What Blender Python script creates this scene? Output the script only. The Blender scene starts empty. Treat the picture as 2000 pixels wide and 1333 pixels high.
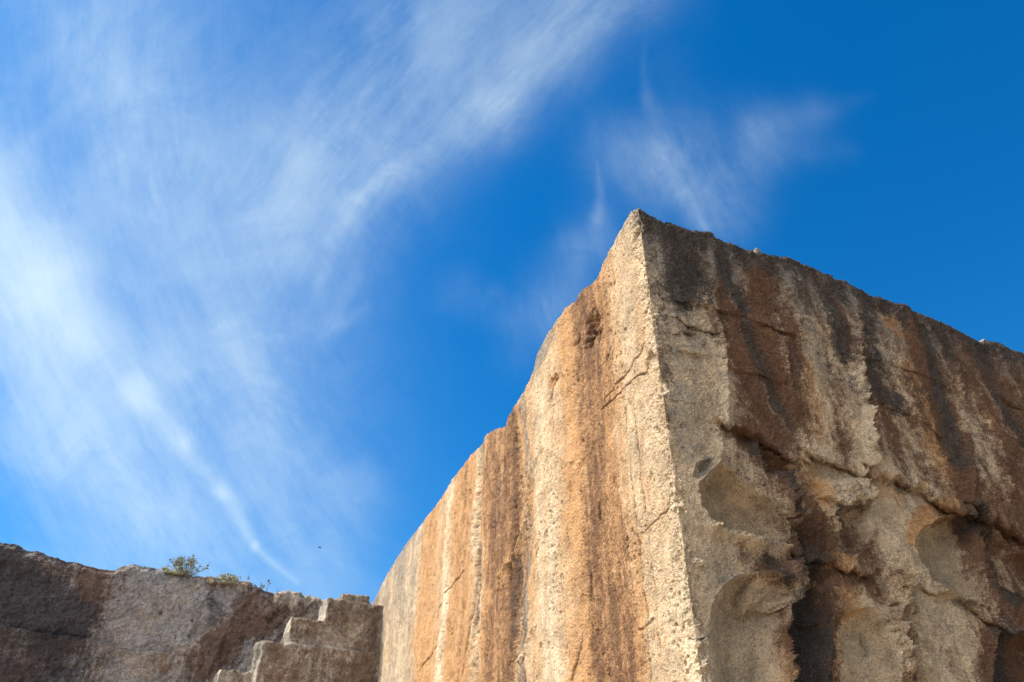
import bpy, bmesh, math, random
import numpy as np
from mathutils import Vector

random.seed(7)
R = math.radians
scene = bpy.context.scene
COL = scene.collection
f32 = np.float32

# ------------------------------------------------------------------ camera
CAM_Z = 1.6
PITCH = R(36.6)
FPX = 28.0 / 36.0 * 2000.0
cam_data = bpy.data.cameras.new('camera')
cam = bpy.data.objects.new('camera', cam_data)
COL.objects.link(cam)
cam.location = (0, 0, CAM_Z)
cam.rotation_euler = (math.pi / 2 + PITCH, 0, 0)
cam_data.lens = 28
cam_data.sensor_width = 36
cam_data.clip_end = 20000
scene.camera = cam
scene.view_settings.view_transform = 'Standard'
scene.view_settings.look = 'None'
scene.view_settings.exposure = 1.02
scene.view_settings.gamma = 1

# ------------------------------------------------------------------ sun
SUN_AZ, SUN_EL = R(-91), R(48)
sd = bpy.data.lights.new('sun', 'SUN')
sd.energy = 4.7
sd.angle = R(0.5)
sd.color = (1.0, 0.93, 0.80)
sun = bpy.data.objects.new('sun', sd)
COL.objects.link(sun)
tosun = Vector((math.sin(SUN_AZ) * math.cos(SUN_EL), math.cos(SUN_AZ) * math.cos(SUN_EL), math.sin(SUN_EL)))
sun.rotation_euler = tosun.to_track_quat('Z', 'Y').to_euler()
sun.location = (-20, -5, 30)

# ------------------------------------------------------------------ sky with cirrus
world = bpy.data.worlds.new('World')
scene.world = world
world.use_nodes = True
WN, WL = world.node_tree.nodes, world.node_tree.links
WN.clear()


class G:
    """small helper to write node graphs"""
    def __init__(s, tree):
        s.n, s.l = tree.nodes, tree.links

    def put(s, sock, v):
        if v is None:
            return
        if hasattr(v, 'is_output'):
            s.l.new(v, sock)
        else:
            sock.default_value = v

    def m(s, op, a, b=None, c=None, clamp=False):
        k = s.n.new('ShaderNodeMath'); k.operation = op; k.use_clamp = clamp
        for i, v in enumerate((a, b, c)):
            if v is not None:
                s.put(k.inputs[i], v)
        return k.outputs[0]

    def v(s, op, a, b=None, c=None, sc=None):
        k = s.n.new('ShaderNodeVectorMath'); k.operation = op
        for i, x in enumerate((a, b, c)):
            if x is not None:
                s.put(k.inputs[i], x)
        if sc is not None:
            s.put(k.inputs['Scale'], sc)
        return k.outputs[1] if op in ('DOT_PRODUCT', 'LENGTH', 'DISTANCE') else k.outputs[0]

    def comb(s, x, y, z=0.0):
        k = s.n.new('ShaderNodeCombineXYZ')
        s.put(k.inputs[0], x); s.put(k.inputs[1], y); s.put(k.inputs[2], z)
        return k.outputs[0]

    def sep(s, v):
        k = s.n.new('ShaderNodeSeparateXYZ'); s.put(k.inputs[0], v)
        return k.outputs

    def noise(s, vec, scale, detail=4, rough=0.55, dist=0.0, lac=2.0, color=False):
        k = s.n.new('ShaderNodeTexNoise')
        s.put(k.inputs['Vector'], vec)
        k.inputs['Scale'].default_value = scale
        k.inputs['Detail'].default_value = detail
        k.inputs['Roughness'].default_value = rough
        k.inputs['Distortion'].default_value = dist
        k.inputs['Lacunarity'].default_value = lac
        return k.outputs['Color'] if color else k.outputs['Fac']

    def voro(s, vec, scale, feat='F1', rnd=1.0):
        k = s.n.new('ShaderNodeTexVoronoi'); k.feature = feat
        s.put(k.inputs['Vector'], vec)
        k.inputs['Scale'].default_value = scale
        k.inputs['Randomness'].default_value = rnd
        return k.outputs['Distance']

    def mr(s, v, a, b, c=0.0, d=1.0, smooth=True):
        k = s.n.new('ShaderNodeMapRange'); k.clamp = True
        if smooth:
            k.interpolation_type = 'SMOOTHSTEP'
        s.put(k.inputs[0], v)
        for i, x in zip((1, 2, 3, 4), (a, b, c, d)):
            s.put(k.inputs[i], x)
        return k.outputs[0]

    def mix(s, fac, a, b, mode='MIX'):
        k = s.n.new('ShaderNodeMix'); k.data_type = 'RGBA'; k.blend_type = mode
        s.put(k.inputs[0], fac)
        s.put(k.inputs[6], a); s.put(k.inputs[7], b)
        return k.outputs[2]


def rgba(c):
    return (c[0], c[1], c[2], 1.0)


g = G(world.node_tree)
sky = WN.new('ShaderNodeTexSky')
sky.sky_type = 'NISHITA'
sky.sun_disc = False
sky.sun_elevation = SUN_EL
sky.sun_rotation = SUN_AZ
sky.air_density = 1.0
sky.dust_density = 0.3
sky.ozone_density = 3.0
gen = WN.new('ShaderNodeTexCoord').outputs['Generated']
# clear air is a deeper blue than the model gives: take the red out of it
skc = g.mix(1.0, sky.outputs[0], rgba((0.01, 0.79, 1.36)), 'MULTIPLY')
hs = WN.new('ShaderNodeHueSaturation')
hs.inputs['Saturation'].default_value = 1.12
WL.new(skc, hs.inputs['Color'])
skc = hs.outputs[0]
# low haze whitens the air towards the horizon
gz = g.m('MAXIMUM', g.sep(gen)[2], 0.0)
hz = g.m('MULTIPLY', g.m('EXPONENT', g.m('MULTIPLY', gz, -6.5)), .88)
skc = g.mix(hz, skc, rgba((2.5, 4.9, 5.7)))

# a chart of the sky about one fixed compass direction (north, 36.6 degrees up)
Fv = (0.0, math.cos(PITCH), math.sin(PITCH))
Uv = (0.0, -math.sin(PITCH), math.cos(PITCH))
fd = g.m('MAXIMUM', g.v('DOT_PRODUCT', gen, Fv), 0.08)
qx = g.m('DIVIDE', g.v('DOT_PRODUCT', gen, (1.0, 0.0, 0.0)), fd)
qy = g.m('DIVIDE', g.v('DOT_PRODUCT', gen, Uv), fd)
q0 = g.comb(qx, qy)
wn = g.v('SUBTRACT', g.noise(q0, 2.2, 3, 0.5, color=True), (0.5, 0.5, 0.5))
wn2 = g.v('SUBTRACT', g.noise(q0, 9.0, 4, 0.6, color=True), (0.5, 0.5, 0.5))
q = g.v('ADD', q0, g.v('SCALE', wn, sc=0.05))
q = g.v('ADD', q, g.v('SCALE', wn2, sc=0.030))
qf = g.v('ADD', q0, g.v('SCALE', g.v('SUBTRACT', g.noise(q0, 1.1, 1, 0.5, color=True), (0.5, 0.5, 0.5)), sc=0.22))
q = g.v('MULTIPLY', q, (1.0, 1.0, 0.0))


def cp(x, y):
    return ((x - 1000) / FPX, (666.5 - y) / FPX)


def stroke(acc, x0, y0, x1, y1, w0, w1, i0, i1):
    a, b = cp(x0, y0), cp(x1, y1)
    d = (b[0] - a[0], b[1] - a[1])
    L2 = d[0] ** 2 + d[1] ** 2
    rel = g.v('SUBTRACT', q, (a[0], a[1], 0))
    t = g.m('DIVIDE', g.v('DOT_PRODUCT', rel, (d[0], d[1], 0)), L2, clamp=True)
    dist = g.v('LENGTH', g.v('SUBTRACT', rel, g.v('SCALE', (d[0], d[1], 0), sc=t)))
    w0, w1 = w0 / FPX, w1 / FPX
    w = g.m('MULTIPLY_ADD', t, w1 - w0, w0)
    r = g.m('DIVIDE', dist, w)
    e = g.m('EXPONENT', g.m('MULTIPLY', g.m('MULTIPLY', r, r), -1.0))
    s = g.m('MULTIPLY', e, g.m('MULTIPLY_ADD', t, i1 - i0, i0))
    return s if acc is None else g.m('ADD', acc, s)


A0 = None
for st in [
    (585, 1135, 500, 1060, 5, 9, .24, .42), (500, 1060, 425, 955, 10, 16, .48, .55),
    (425, 955, 355, 860, 14, 18, .48, .46), (355, 860, 270, 765, 20, 30, .48, .52), (270, 765, 170, 640, 30, 48, .48, .60),
    (170, 640, 110, 540, 50, 62, .62, .66), (110, 540, -40, 400, 70, 110, .62, .55)]:
    A0 = stroke(A0, *st)
A = None
for st in [
    # bright curved filament: narrow core, then its wider soft body on the upper right side
    (600, 1090, 470, 930, 18, 45, .12, .24), (470, 930, 300, 720, 50, 75, .26, .30),
    (-20, 430, 60, 640, 110, 80, .45, .42), (30, 600, 230, 860, 70, 50, .50, .22),
    (-50, 760, 300, 960, 100, 90, .38, .26), (100, 900, 420, 1060, 90, 60, .30, .22),
    (-50, 200, 260, 700, 190, 150, .26, .20),
    (470, 690, 240, 80, 70, 110, .10, .30), (100, -40, 260, 330, 80, 110, .18, .30),
    (620, 960, 440, 640, 60, 70, .14, .22), (560, 1020, 480, 760, 40, 60, .16, .22),
    (-60, 1130, 760, 1190, 90, 80, .16, .18), (640, 1100, 700, 960, 60, 70, .18, .12),
    (250, -100, 420, 1150, 330, 300, .26, .30), (-50, 560, 200, 1000, 210, 150, .30, .30), (430, 300, 560, 900, 170, 150, .14, .16)]:
    A = stroke(A, *st)
B = None
for st in [
    (612, 600, 650, 480, 10, 16, .05, .16), (655, 470, 700, 390, 14, 16, .18, .30), (700, 390, 765, 325, 14, 16, .34, .26),
    (690, 420, 780, 330, 40, 40, .16, .14), (765, 330, 960, 210, 42, 62, .22, .30), (960, 205, 1230, -60, 60, 85, .34, .52),
    (560, 380, 930, 10, 110, 150, .24, .34), (520, 560, 640, 250, 70, 90, .14, .22), (480, 520, 800, 60, 170, 200, .12, .14),
    (640, 655, 700, 540, 18, 16, .15, .08), (660, 640, 720, 590, 14, 10, .12, .05), (600, 560, 760, 360, 90, 90, .12, .12)]:
    B = stroke(B, *st)
C_ = None
for st in [
    (1378, 450, 1345, 370, 10, 18, .26, .20), (1345, 370, 1300, 285, 18, 26, .20, .14), (1300, 285, 1262, 180, 26, 14, .14, .12), (1330, 330, 1300, 150, 110, 60, .12, .05), (1260, 330, 1560, 250, 90, 60, .12, .08),
    (1262, 190, 1268, 60, 10, 3, .11, .02), (1380, 440, 1320, 300, 50, 70, .18, .14),
    (1180, 270, 1300, 300, 60, 70, .12, .18), (1210, 300, 1420, 390, 70, 70, .12, .12),
    (1420, 400, 1480, 250, 60, 40, .12, .16), (1455, 250, 1590, 215, 34, 30, .11, .08), (1590, 215, 1700, 185, 28, 12, .08, .02),
    (1500, 290, 1660, 290, 40, 20, .08, .03),
    (1167, 310, 1158, 430, 3, 12, .10, .18), (1158, 430, 1140, 500, 22, 50, .18, .20), (1140, 490, 1080, 600, 60, 70, .20, .20), (1080, 600, 1030, 680, 60, 50, .2, .14),
    (890, 560, 1000, 620, 40, 34, .10, .14), (960, 560, 1000, 590, 16, 12, .10, .06)]:
    C_ = stroke(C_, *st)


def rot2(vec, ang):
    k = g.n.new('ShaderNodeVectorRotate'); k.rotation_type = 'Z_AXIS'
    g.put(k.inputs['Vector'], vec); k.inputs['Angle'].default_value = ang
    return k.outputs[0]


def fibre(centre, along, across, dist=0.35):
    """streaks that bend round a far centre: x runs along the streak, y across it"""
    c = cp(*centre)
    rel = g.v('SUBTRACT', qf, (c[0], c[1], 0))
    rad = g.v('LENGTH', rel)
    sx = g.sep(rel)
    ang = g.m('ARCTAN2', sx[1], g.m('MULTIPLY', sx[0], -1.0))
    p = g.comb(g.m('MULTIPLY', ang, along), g.m('MULTIPLY', rad, across), 0.0)
    n1 = g.noise(p, 1.0, 10, 0.70, dist)
    p2 = g.v('MULTIPLY', p, (1.8, 4.2, 1.0))
    n2 = g.noise(g.v('ADD', p2, (5.3, 1.7, 0)), 1.0, 9, 0.72, dist * .5)
    n3 = g.noise(q, 5.0, 10, 0.68, 1.1)
    return g.m('ADD', g.m('ADD', g.m('MULTIPLY', n1, .36), g.m('MULTIPLY', n2, .24)), g.m('MULTIPLY', n3, .40))


fa = g.mr(fibre((1736, 75), 4.2, 8.5), .36, .65, .45, 1.55)
fb = g.mr(fibre((1880, 1119), 4.2, 8.5), .36, .65, .45, 1.55)
fc = g.mr(fibre((3200, -300), 5.0, 7.0), .35, .66, .30, 1.60)
fa0 = g.mr(fa, .45, 1.55, .86, 1.16, smooth=False)
dens = g.m('ADD', g.m('ADD', g.m('ADD', g.m('MULTIPLY', A, g.mr(fa, .45, 1.55, .58, 1.42, smooth=False)), g.m('MULTIPLY', A0, fa0)), g.m('MULTIPLY', B, fb)), g.m('MULTIPLY', g.m('MULTIPLY', C_, fc), .62))
# cirrus over the rest of the sky, outside the charted part
away = g.mr(g.v('DOT_PRODUCT', gen, Fv), .78, .30, 0.0, 1.0)
far = g.mr(g.noise(g.v('MULTIPLY', gen, (2.0, 5.0, 6.0)), 1.0, 6, .6, .8), .40, .70, 0.15, 1.1)
dens = g.m('ADD', dens, g.m('MULTIPLY', g.m('MULTIPLY', away, far), 1.5))
cov = g.m('SUBTRACT', 1.0, g.m('EXPONENT', g.m('MULTIPLY', dens, -.60)))
cloud = rgba((6.3, 7.6, 7.9))
out_c = g.mix(cov, skc, cloud)
# added fill: an unseen bright cloud bank behind the left shoulder lights shaded walls
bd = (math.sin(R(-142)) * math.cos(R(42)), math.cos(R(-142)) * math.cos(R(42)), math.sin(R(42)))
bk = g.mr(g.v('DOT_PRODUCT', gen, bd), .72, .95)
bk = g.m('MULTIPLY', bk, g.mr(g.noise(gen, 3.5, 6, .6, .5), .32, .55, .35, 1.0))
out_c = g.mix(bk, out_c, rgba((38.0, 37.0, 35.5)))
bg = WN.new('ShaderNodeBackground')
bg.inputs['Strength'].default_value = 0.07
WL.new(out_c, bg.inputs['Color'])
wo = WN.new('ShaderNodeOutputWorld')
WL.new(bg.outputs[0], wo.inputs['Surface'])
try:
    world.cycles.sampling_method = 'MANUAL'
    world.cycles.sample_map_resolution = 512
except Exception:
    pass

# ------------------------------------------------------------------ numpy noise
_rng = np.random.RandomState(3)
PERM = _rng.permutation(1024).astype(np.int32)
GA = (_rng.rand(1024) * 2 * np.pi).astype(f32)
GX, GY = np.cos(GA), np.sin(GA)
RV = _rng.rand(1024, 3).astype(f32)


def _h(ix, iy, seed):
    return PERM[(PERM[(ix + seed * 57) & 1023] + iy) & 1023]


def gn(x, y, seed=0):
    x = np.asarray(x, f32); y = np.asarray(y, f32)
    x0 = np.floor(x); y0 = np.floor(y)
    fx = x - x0; fy = y - y0
    ix = x0.astype(np.int32); iy = y0.astype(np.int32)
    u = fx * fx * fx * (fx * (fx * 6 - 15) + 10)
    v = fy * fy * fy * (fy * (fy * 6 - 15) + 10)

    def c(a, b):
        k = _h(ix + a, iy + b, seed)
        return GX[k] * (fx - a) + GY[k] * (fy - b)
    n0 = c(0, 0); n0 += (c(1, 0) - n0) * u
    n1 = c(0, 1); n1 += (c(1, 1) - n1) * u
    return (n0 + (n1 - n0) * v) * 1.5


def fbm(x, y, octs=4, gain=.5, seed=0, ridge=False):
    s = 0; a = 1.0; tot = 0
    for o in range(octs):
        n = gn(x, y, seed + o * 7)
        if ridge:
            n = 1 - 2 * np.abs(n)
        s = s + n * a; tot += a
        a *= gain; x = x * 2.03 + 11.3; y = y * 2.03 + 4.7
    return s / tot


def worley(x, y, seed=0):
    x = np.asarray(x, f32); y = np.asarray(y, f32)
    ix = np.floor(x).astype(np.int32); iy = np.floor(y).astype(np.int32)
    fx = x - ix; fy = y - iy
    best = np.full(x.shape, 9, f32)
    for a in (-1, 0, 1):
        for b in (-1, 0, 1):
            k = _h(ix + a, iy + b, seed)
            d = (a + RV[k, 0] - fx) ** 2 + (b + RV[k, 1] - fy) ** 2
            np.minimum(best, d, out=best)
    return np.sqrt(best)


def ss(a, b, x):
    t = np.clip((x - a) / (b - a), 0, 1)
    return t * t * (3 - 2 * t)


# ------------------------------------------------------------------ where things stand
CORNER = np.array([1.93, 8.60])
AZL, AZR, AZB = R(-20.1), R(65.3), R(67.0)
EL_ = np.array([math.sin(AZL), math.cos(AZL)])
ER_ = np.array([math.sin(AZR), math.cos(AZR)])
EB_ = np.array([math.sin(AZB), math.cos(AZB)])
NL_ = np.array([-math.cos(AZL), math.sin(AZL)])
NR_ = np.array([math.cos(AZR), -math.sin(AZR)])
NB_ = np.array([math.cos(AZB), -math.sin(AZB)])
BACK0 = np.array([-4.5, 26.2])
TOP = CAM_Z + 9.0


def survey(P, E, N, px, py):
    """metres along a wall and height above ground for a bearing taken from the photograph"""
    r = px - 1000.0
    u = 666.5 - py
    fw = FPX * math.cos(PITCH) - u * math.sin(PITCH)
    up = FPX * math.sin(PITCH) + u * math.cos(PITCH)
    k = (P[0] * N[0] + P[1] * N[1]) / (r * N[0] + fw * N[1])
    x, y, z = r * k, fw * k, up * k
    return ((x - P[0]) * E[0] + (y - P[1]) * E[1], z + CAM_Z)


def SR(px, py):
    return survey(CORNER, ER_, NR_, px, py)


def SL(px, py):
    return survey(CORNER, EL_, NL_, px, py)


def SB(px, py):
    return survey(BACK0, EB_, NB_, px, py)


def poly(fn, pts):
    return [fn(*p) for p in pts]


# ------------------------------------------------------------------ field tools on (U, Z) arrays
def seg_field(U, Z, pts, reach):
    """distance to a polyline, position along it 0..1 (inf beyond reach)"""
    P = np.array(pts, f32)
    D = np.full(U.shape, 1e3, f32); T = np.zeros(U.shape, f32)
    sel = (U > P[:, 0].min() - reach) & (U < P[:, 0].max() + reach) & (Z > P[:, 1].min() - reach) & (Z < P[:, 1].max() + reach)
    if not sel.any():
        return D, T
    u = U[sel]; z = Z[sel]
    d = np.full(u.shape, 1e3, f32); tt = np.zeros(u.shape, f32)
    n = len(P) - 1
    for i in range(n):
        a, b = P[i], P[i + 1]
        e = b - a; L = float(e @ e) + 1e-9
        t = np.clip(((u - a[0]) * e[0] + (z - a[1]) * e[1]) / L, 0, 1)
        dd = np.hypot(u - a[0] - e[0] * t, z - a[1] - e[1] * t)
        m = dd < d
        d[m] = dd[m]; tt[m] = ((i + t) / n)[m]
    D[sel] = d; T[sel] = tt
    return D, T


def inside(U, Z, pts, reach=0.3):
    """signed distance to a polygon, positive inside"""
    P = np.array(list(pts) + [pts[0]], f32)
    D, _ = seg_field(U, Z, P, reach)
    w = np.zeros(U.shape, bool)
    for i in range(len(P) - 1):
        (x0, y0), (x1, y1) = P[i], P[i + 1]
        if y0 == y1:
            continue
        c = ((y0 > Z) != (y1 > Z)) & (U < (x1 - x0) * (Z - y0) / (y1 - y0) + x0)
        w ^= c
    return np.where(w, D, -D)


def crack(U, Z, pts, w, depth):
    D, T = seg_field(U, Z, pts, 4 * w)
    taper = ss(0, .06, T) * ss(1, .9, T)
    return -depth * np.exp(-(D / w) ** 2) * (0.35 + 0.65 * taper)


def ridge(U, Z, pts, w, hgt, rough=None):
    D, T = seg_field(U, Z, pts, 5 * w)
    r = hgt * np.exp(-(D / w) ** 1.0) * ss(0, .12, T) * ss(1, .88, T)
    return r if rough is None else r * rough


def ledge(U, Z, pts, depth, L, lip=.35, ends=.25):
    """rock above the line stands proud of the rock below it"""
    P = np.array(sorted(pts), f32)
    zl = np.interp(U, P[:, 0], P[:, 1]).astype(f32)
    win = ss(P[0, 0] - ends, P[0, 0] + .05, U) * ss(P[-1, 0] + ends, P[-1, 0] - .05, U)
    d = zl - Z
    below = -depth * np.exp(-np.maximum(d, 0) / L) * ss(-.012, .03, d)
    above = depth * lip * np.exp(-np.maximum(-d, 0) / .13) * ss(.012, -.012, d)
    sag = ss(.10, 0, np.abs(d)) * (d < .01) * depth * .5
    return (below + above) * win, sag * win


def paint(M, ch, U, Z, pts, w, amt, soft=1.0):
    D, T = seg_field(U, Z, pts, 2.4 * w)
    M[ch] = np.maximum(M[ch], amt * ss(w * (1 + .75 * soft), w * (1 - .9 * soft), D)).astype(f32)


# ------------------------------------------------------------------ mesh building
def link_mesh(name, V, F, mat, masks=None, parent=None, smooth=True):
    me = bpy.data.meshes.new(name)
    V = np.ascontiguousarray(V, f32); F = np.ascontiguousarray(F, np.int32)
    me.vertices.add(len(V)); me.vertices.foreach_set('co', V.ravel())
    me.loops.add(F.size); me.loops.foreach_set('vertex_index', F.ravel())
    me.polygons.add(len(F))
    me.polygons.foreach_set('loop_start', np.arange(0, F.size, F.shape[1], dtype=np.int32))
    me.polygons.foreach_set('loop_total', np.full(len(F), F.shape[1], np.int32))
    me.polygons.foreach_set('use_smooth', np.full(len(F), smooth))
    me.update(calc_edges=True)
    if masks is not None:
        for an, (a, b, c) in (('stain_a', masks[0:3]), ('stain_b', masks[3:6])):
            at = me.attributes.new(an, 'FLOAT_VECTOR', 'POINT')
            at.data.foreach_set('vector', np.stack([a.ravel(), b.ravel(), c.ravel()], 1).astype(f32).ravel())
    me.materials.append(mat)
    o = bpy.data.objects.new(name, me)
    COL.objects.link(o)
    if parent:
        o.parent = parent
    return o


def tag(o, label=None, cat=None, group=None, kind=None):
    for k, v in (('label', label), ('category', cat), ('group', group), ('kind', kind)):
        if v:
            o[k] = v
    return o


def grid_faces(nr, nc):
    i = np.arange(nr - 1)[:, None] * nc + np.arange(nc - 1)[None, :]
    i = i.ravel()
    return np.stack([i, i + 1, i + nc + 1, i + nc], 1)


# ------------------------------------------------------------------ materials
def rock_material(name, base, brown, black, orange, grey, pale, bump=1.0, grain=1.12, rough=.92, gs=48.0):
    m = bpy.data.materials.new(name)
    m.use_nodes = True
    t = m.node_tree; t.nodes.clear(); k = G(t)
    co = t.nodes.new('ShaderNodeTexCoord').outputs['Object']
    a = t.nodes.new('ShaderNodeAttribute'); a.attribute_name = 'stain_a'
    b = t.nodes.new('ShaderNodeAttribute'); b.attribute_name = 'stain_b'
    mbrown, mblack, mpale = k.sep(a.outputs['Vector'])
    morange, mgrey, mpit = k.sep(b.outputs['Vector'])
    n_big = k.noise(co, 1.6, 6, .62)
    n_mid = k.noise(k.v('ADD', co, (7.1, 3.3, 1.9)), 9.0, 6, .68)
    n_fine = k.noise(co, 55.0, 5, .7)
    n_run = k.noise(k.v('MULTIPLY', co, (6.0, 6.0, .8)), 1.0, 6, .62, .3)
    n_grit = k.noise(co, 150.0, 3, .7)
    brk = k.m('ADD', k.m('ADD', k.m('MULTIPLY', n_mid, .38), k.m('MULTIPLY', n_run, .22)), k.m('MULTIPLY', n_fine, .40))

    def f(mask, lo=.20, hi=.66, off=0.0):
        x = k.m('ADD', mask, k.m('MULTIPLY_ADD', brk, 2.7, -1.35 + off))
        return k.m('MULTIPLY', k.mr(x, lo, hi), k.mr(mask, 0.0, .25, 0.0, 1.0))
    c = k.mix(k.mr(n_big, .35, .68), rgba([x * .90 for x in base]), rgba([min(1, x * 1.10) for x in base]))
    c = k.mix(k.mr(n_run, .45, .75, 0, .35), c, rgba((base[0] * .92, base[1] * .80, base[2] * .66)))
    c = k.mix(f(mpale), c, rgba(pale))
    c = k.mix(f(mgrey), c, rgba(grey))
    c = k.mix(f(morange), c, rgba(orange))
    c = k.mix(f(mbrown), c, rgba(brown))
    c = k.mix(f(mblack), c, rgba(black))
    mt = k.mr(k.noise(k.v('ADD', co, (1, 8, 3)), 3.2, 9, .72), .34, .66, .72, 1.26, smooth=False)
    c = k.mix(1.0, c, k.comb(mt, mt, mt), 'MULTIPLY')
    # lichen flecks and sand grains
    fleck = k.mr(k.noise(co, 32.0, 5, .8), .57, .68, 0, .75 * grain)
    c = k.mix(fleck, c, rgba([x * .45 for x in base]))
    fl2 = k.mr(k.noise(k.v('ADD', co, (3, 9, 4)), 70.0, 3, .7), .62, .75, 0, .55 * grain)
    c = k.mix(fl2, c, rgba([min(1, x * 1.35) for x in pale]))
    gr = k.mr(k.m('ADD', k.m('MULTIPLY', n_grit, .4), k.m('MULTIPLY', k.noise(k.v('ADD', co, (2, 5, 8)), gs, 5, .85), .6)), .37, .64, 1 - .56 * grain, 1 + .48 * grain, smooth=False)
    c = k.mix(1.0, c, k.comb(gr, gr, gr), 'MULTIPLY')
    mo = k.mr(n_mid, .28, .75, .80, 1.18, smooth=False)
    c = k.mix(1.0, c, k.comb(mo, mo, mo), 'MULTIPLY')
    # small dark pinholes in the stone
    wco = k.v('ADD', co, k.v('SCALE', k.v('SUBTRACT', k.noise(co, 14, 3, .6, color=True), (.5, .5, .5)), sc=.06))
    d1 = k.m('MULTIPLY', k.mr(k.voro(wco, 30.0), .30, .12), k.mr(n_mid, .42, .60))
    d2 = k.m('MULTIPLY', k.mr(k.voro(k.v('ADD', wco, (4, 1, 7)), 62.0), .34, .14), k.mr(k.noise(co, 3.1, 4, .6), .38, .62, .25, 1))
    dots = k.m('MAXIMUM', d1, d2)
    c = k.mix(k.m('MULTIPLY', dots, .62 * grain), c, rgba([x * .28 for x in base]))
    # the little pits and cracks get a darker brown
    c = k.mix(k.mr(mpit, 0.0, 1.0, 0, .55), c, rgba([x * .4 for x in brown]))
    p = t.nodes.new('ShaderNodeBsdfPrincipled')
    t.links.new(c, p.inputs['Base Color'])
    p.inputs['Roughness'].default_value = rough
    p.inputs['Specular IOR Level'].default_value = .15
    pits = k.mr(k.voro(k.v('ADD', co, k.v('SCALE', k.noise(co, 20, 2, .5, color=True), sc=.03)), 38.0), .0, .40)
    h = k.m('ADD', k.m('MULTIPLY', k.noise(co, 22.0, 6, .78), 1.0), k.m('MULTIPLY', n_fine, .7))
    h = k.m('ADD', k.m('SUBTRACT', h, k.m('MULTIPLY', dots, .25)), k.m('MULTIPLY', pits, .28))
    h = k.m('ADD', h, k.m('MULTIPLY', n_grit, .22))
    bu = t.nodes.new('ShaderNodeBump')
    bu.inputs['Strength'].default_value = 1.0
    bu.inputs['Distance'].default_value = .056 * bump
    t.links.new(h, bu.inputs['Height'])
    t.links.new(bu.outputs[0], p.inputs['Normal'])
    o = t.nodes.new('ShaderNodeOutputMaterial')
    t.links.new(p.outputs[0], o.inputs['Surface'])
    return m


M_BLOCK = rock_material('weathered_limestone', (.60, .46, .31), (.150, .076, .044), (.056, .047, .044),
                        (.52, .295, .140), (.27, .24, .205), (.72, .575, .40))
M_BACK = rock_material('shaded_quarry_stone', (.50, .41, .335), (.18, .115, .088), (.070, .064, .074),
                       (.30, .18, .11), (.39, .365, .36), (.62, .57, .52), bump=1.6, grain=1.3, gs=20.0)
M_STAIR = rock_material('cut_step_stone', (.54, .44, .345), (.22, .15, .11), (.11, .09, .08),
                        (.36, .21, .11), (.30, .27, .235), (.70, .63, .52), bump=1.4, grain=1.3, gs=20.0)


def plain_material(name, col, rough=.9, var=.25, scale=30):
    m = bpy.data.materials.new(name); m.use_nodes = True
    t = m.node_tree; k = G(t)
    p = t.nodes['Principled BSDF']
    co = t.nodes.new('ShaderNodeTexCoord').outputs['Object']
    n = k.noise(co, scale, 4, .6)
    c = k.mix(n, rgba([x * (1 - var) for x in col]), rgba([min(1, x * (1 + var)) for x in col]))
    t.links.new(c, p.inputs['Base Color'])
    p.inputs['Roughness'].default_value = rough
    return m


# ------------------------------------------------------------------ ground
def build_ground():
    n = 160
    s = np.linspace(-1, 1, n)
    k = np.sign(s) * (np.abs(s) ** 3) * 1500 + s * 20
    X, Y = np.meshgrid(k, k + 12)
    Zg = .10 * fbm(X * .15, Y * .15, 4, .5, 5) * np.exp(-(np.hypot(X, Y) / 90) ** 2)
    V = np.stack([X.ravel(), Y.ravel(), Zg.ravel()], 1)
    m = bpy.data.materials.new('quarry_floor'); m.use_nodes = True
    t = m.node_tree; kk = G(t); p = t.nodes['Principled BSDF']
    co = t.nodes.new('ShaderNodeTexCoord').outputs['Object']
    c = kk.mix(kk.mr(kk.noise(co, .6, 8, .65), .35, .65), rgba((.40, .32, .235)), rgba((.50, .41, .31)))
    c = kk.mix(kk.mr(kk.noise(co, 9, 6, .7), .5, .75), c, rgba((.36, .25, .15)))
    t.links.new(c, p.inputs['Base Color']); p.inputs['Roughness'].default_value = .95
    bu = t.nodes.new('ShaderNodeBump'); bu.inputs['Distance'].default_value = .05
    t.links.new(kk.noise(co, 12, 6, .7), bu.inputs['Height']); t.links.new(bu.outputs[0], p.inputs['Normal'])
    tag(link_mesh('ground', V, grid_faces(n, n), m), kind='structure')


build_ground()


# ------------------------------------------------------------------ the great corner block
RIM_R = poly(SR, [(1245, 400), (1262, 408), (1290, 427), (1315, 433), (1332, 441), (1360, 446), (1385, 450), (1402, 462),
                  (1440, 475), (1462, 485), (1480, 487), (1500, 496), (1530, 503), (1560, 512), (1600, 530), (1650, 548),
                  (1680, 566), (1730, 585), (1790, 607), (1850, 635), (1915, 667), (1930, 664), (1960, 674), (2000, 691),
                  (2080, 722), (2200, 775)])
RIM_L = poly(SL, [(1245, 400), (1226, 412), (1212, 440), (1188, 480), (1174, 510), (1158, 543), (1146, 552), (1130, 562),
                  (1119, 582), (1100, 600), (1085, 622), (1064, 655), (1050, 692), (1035, 740), (1012, 767), (998, 797),
                  (985, 832), (962, 838), (944, 848), (936, 868), (915, 890), (897, 915), (880, 938), (850, 985),
                  (830, 1010), (800, 1050), (770, 1095), (750, 1128), (733, 1163)])


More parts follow.
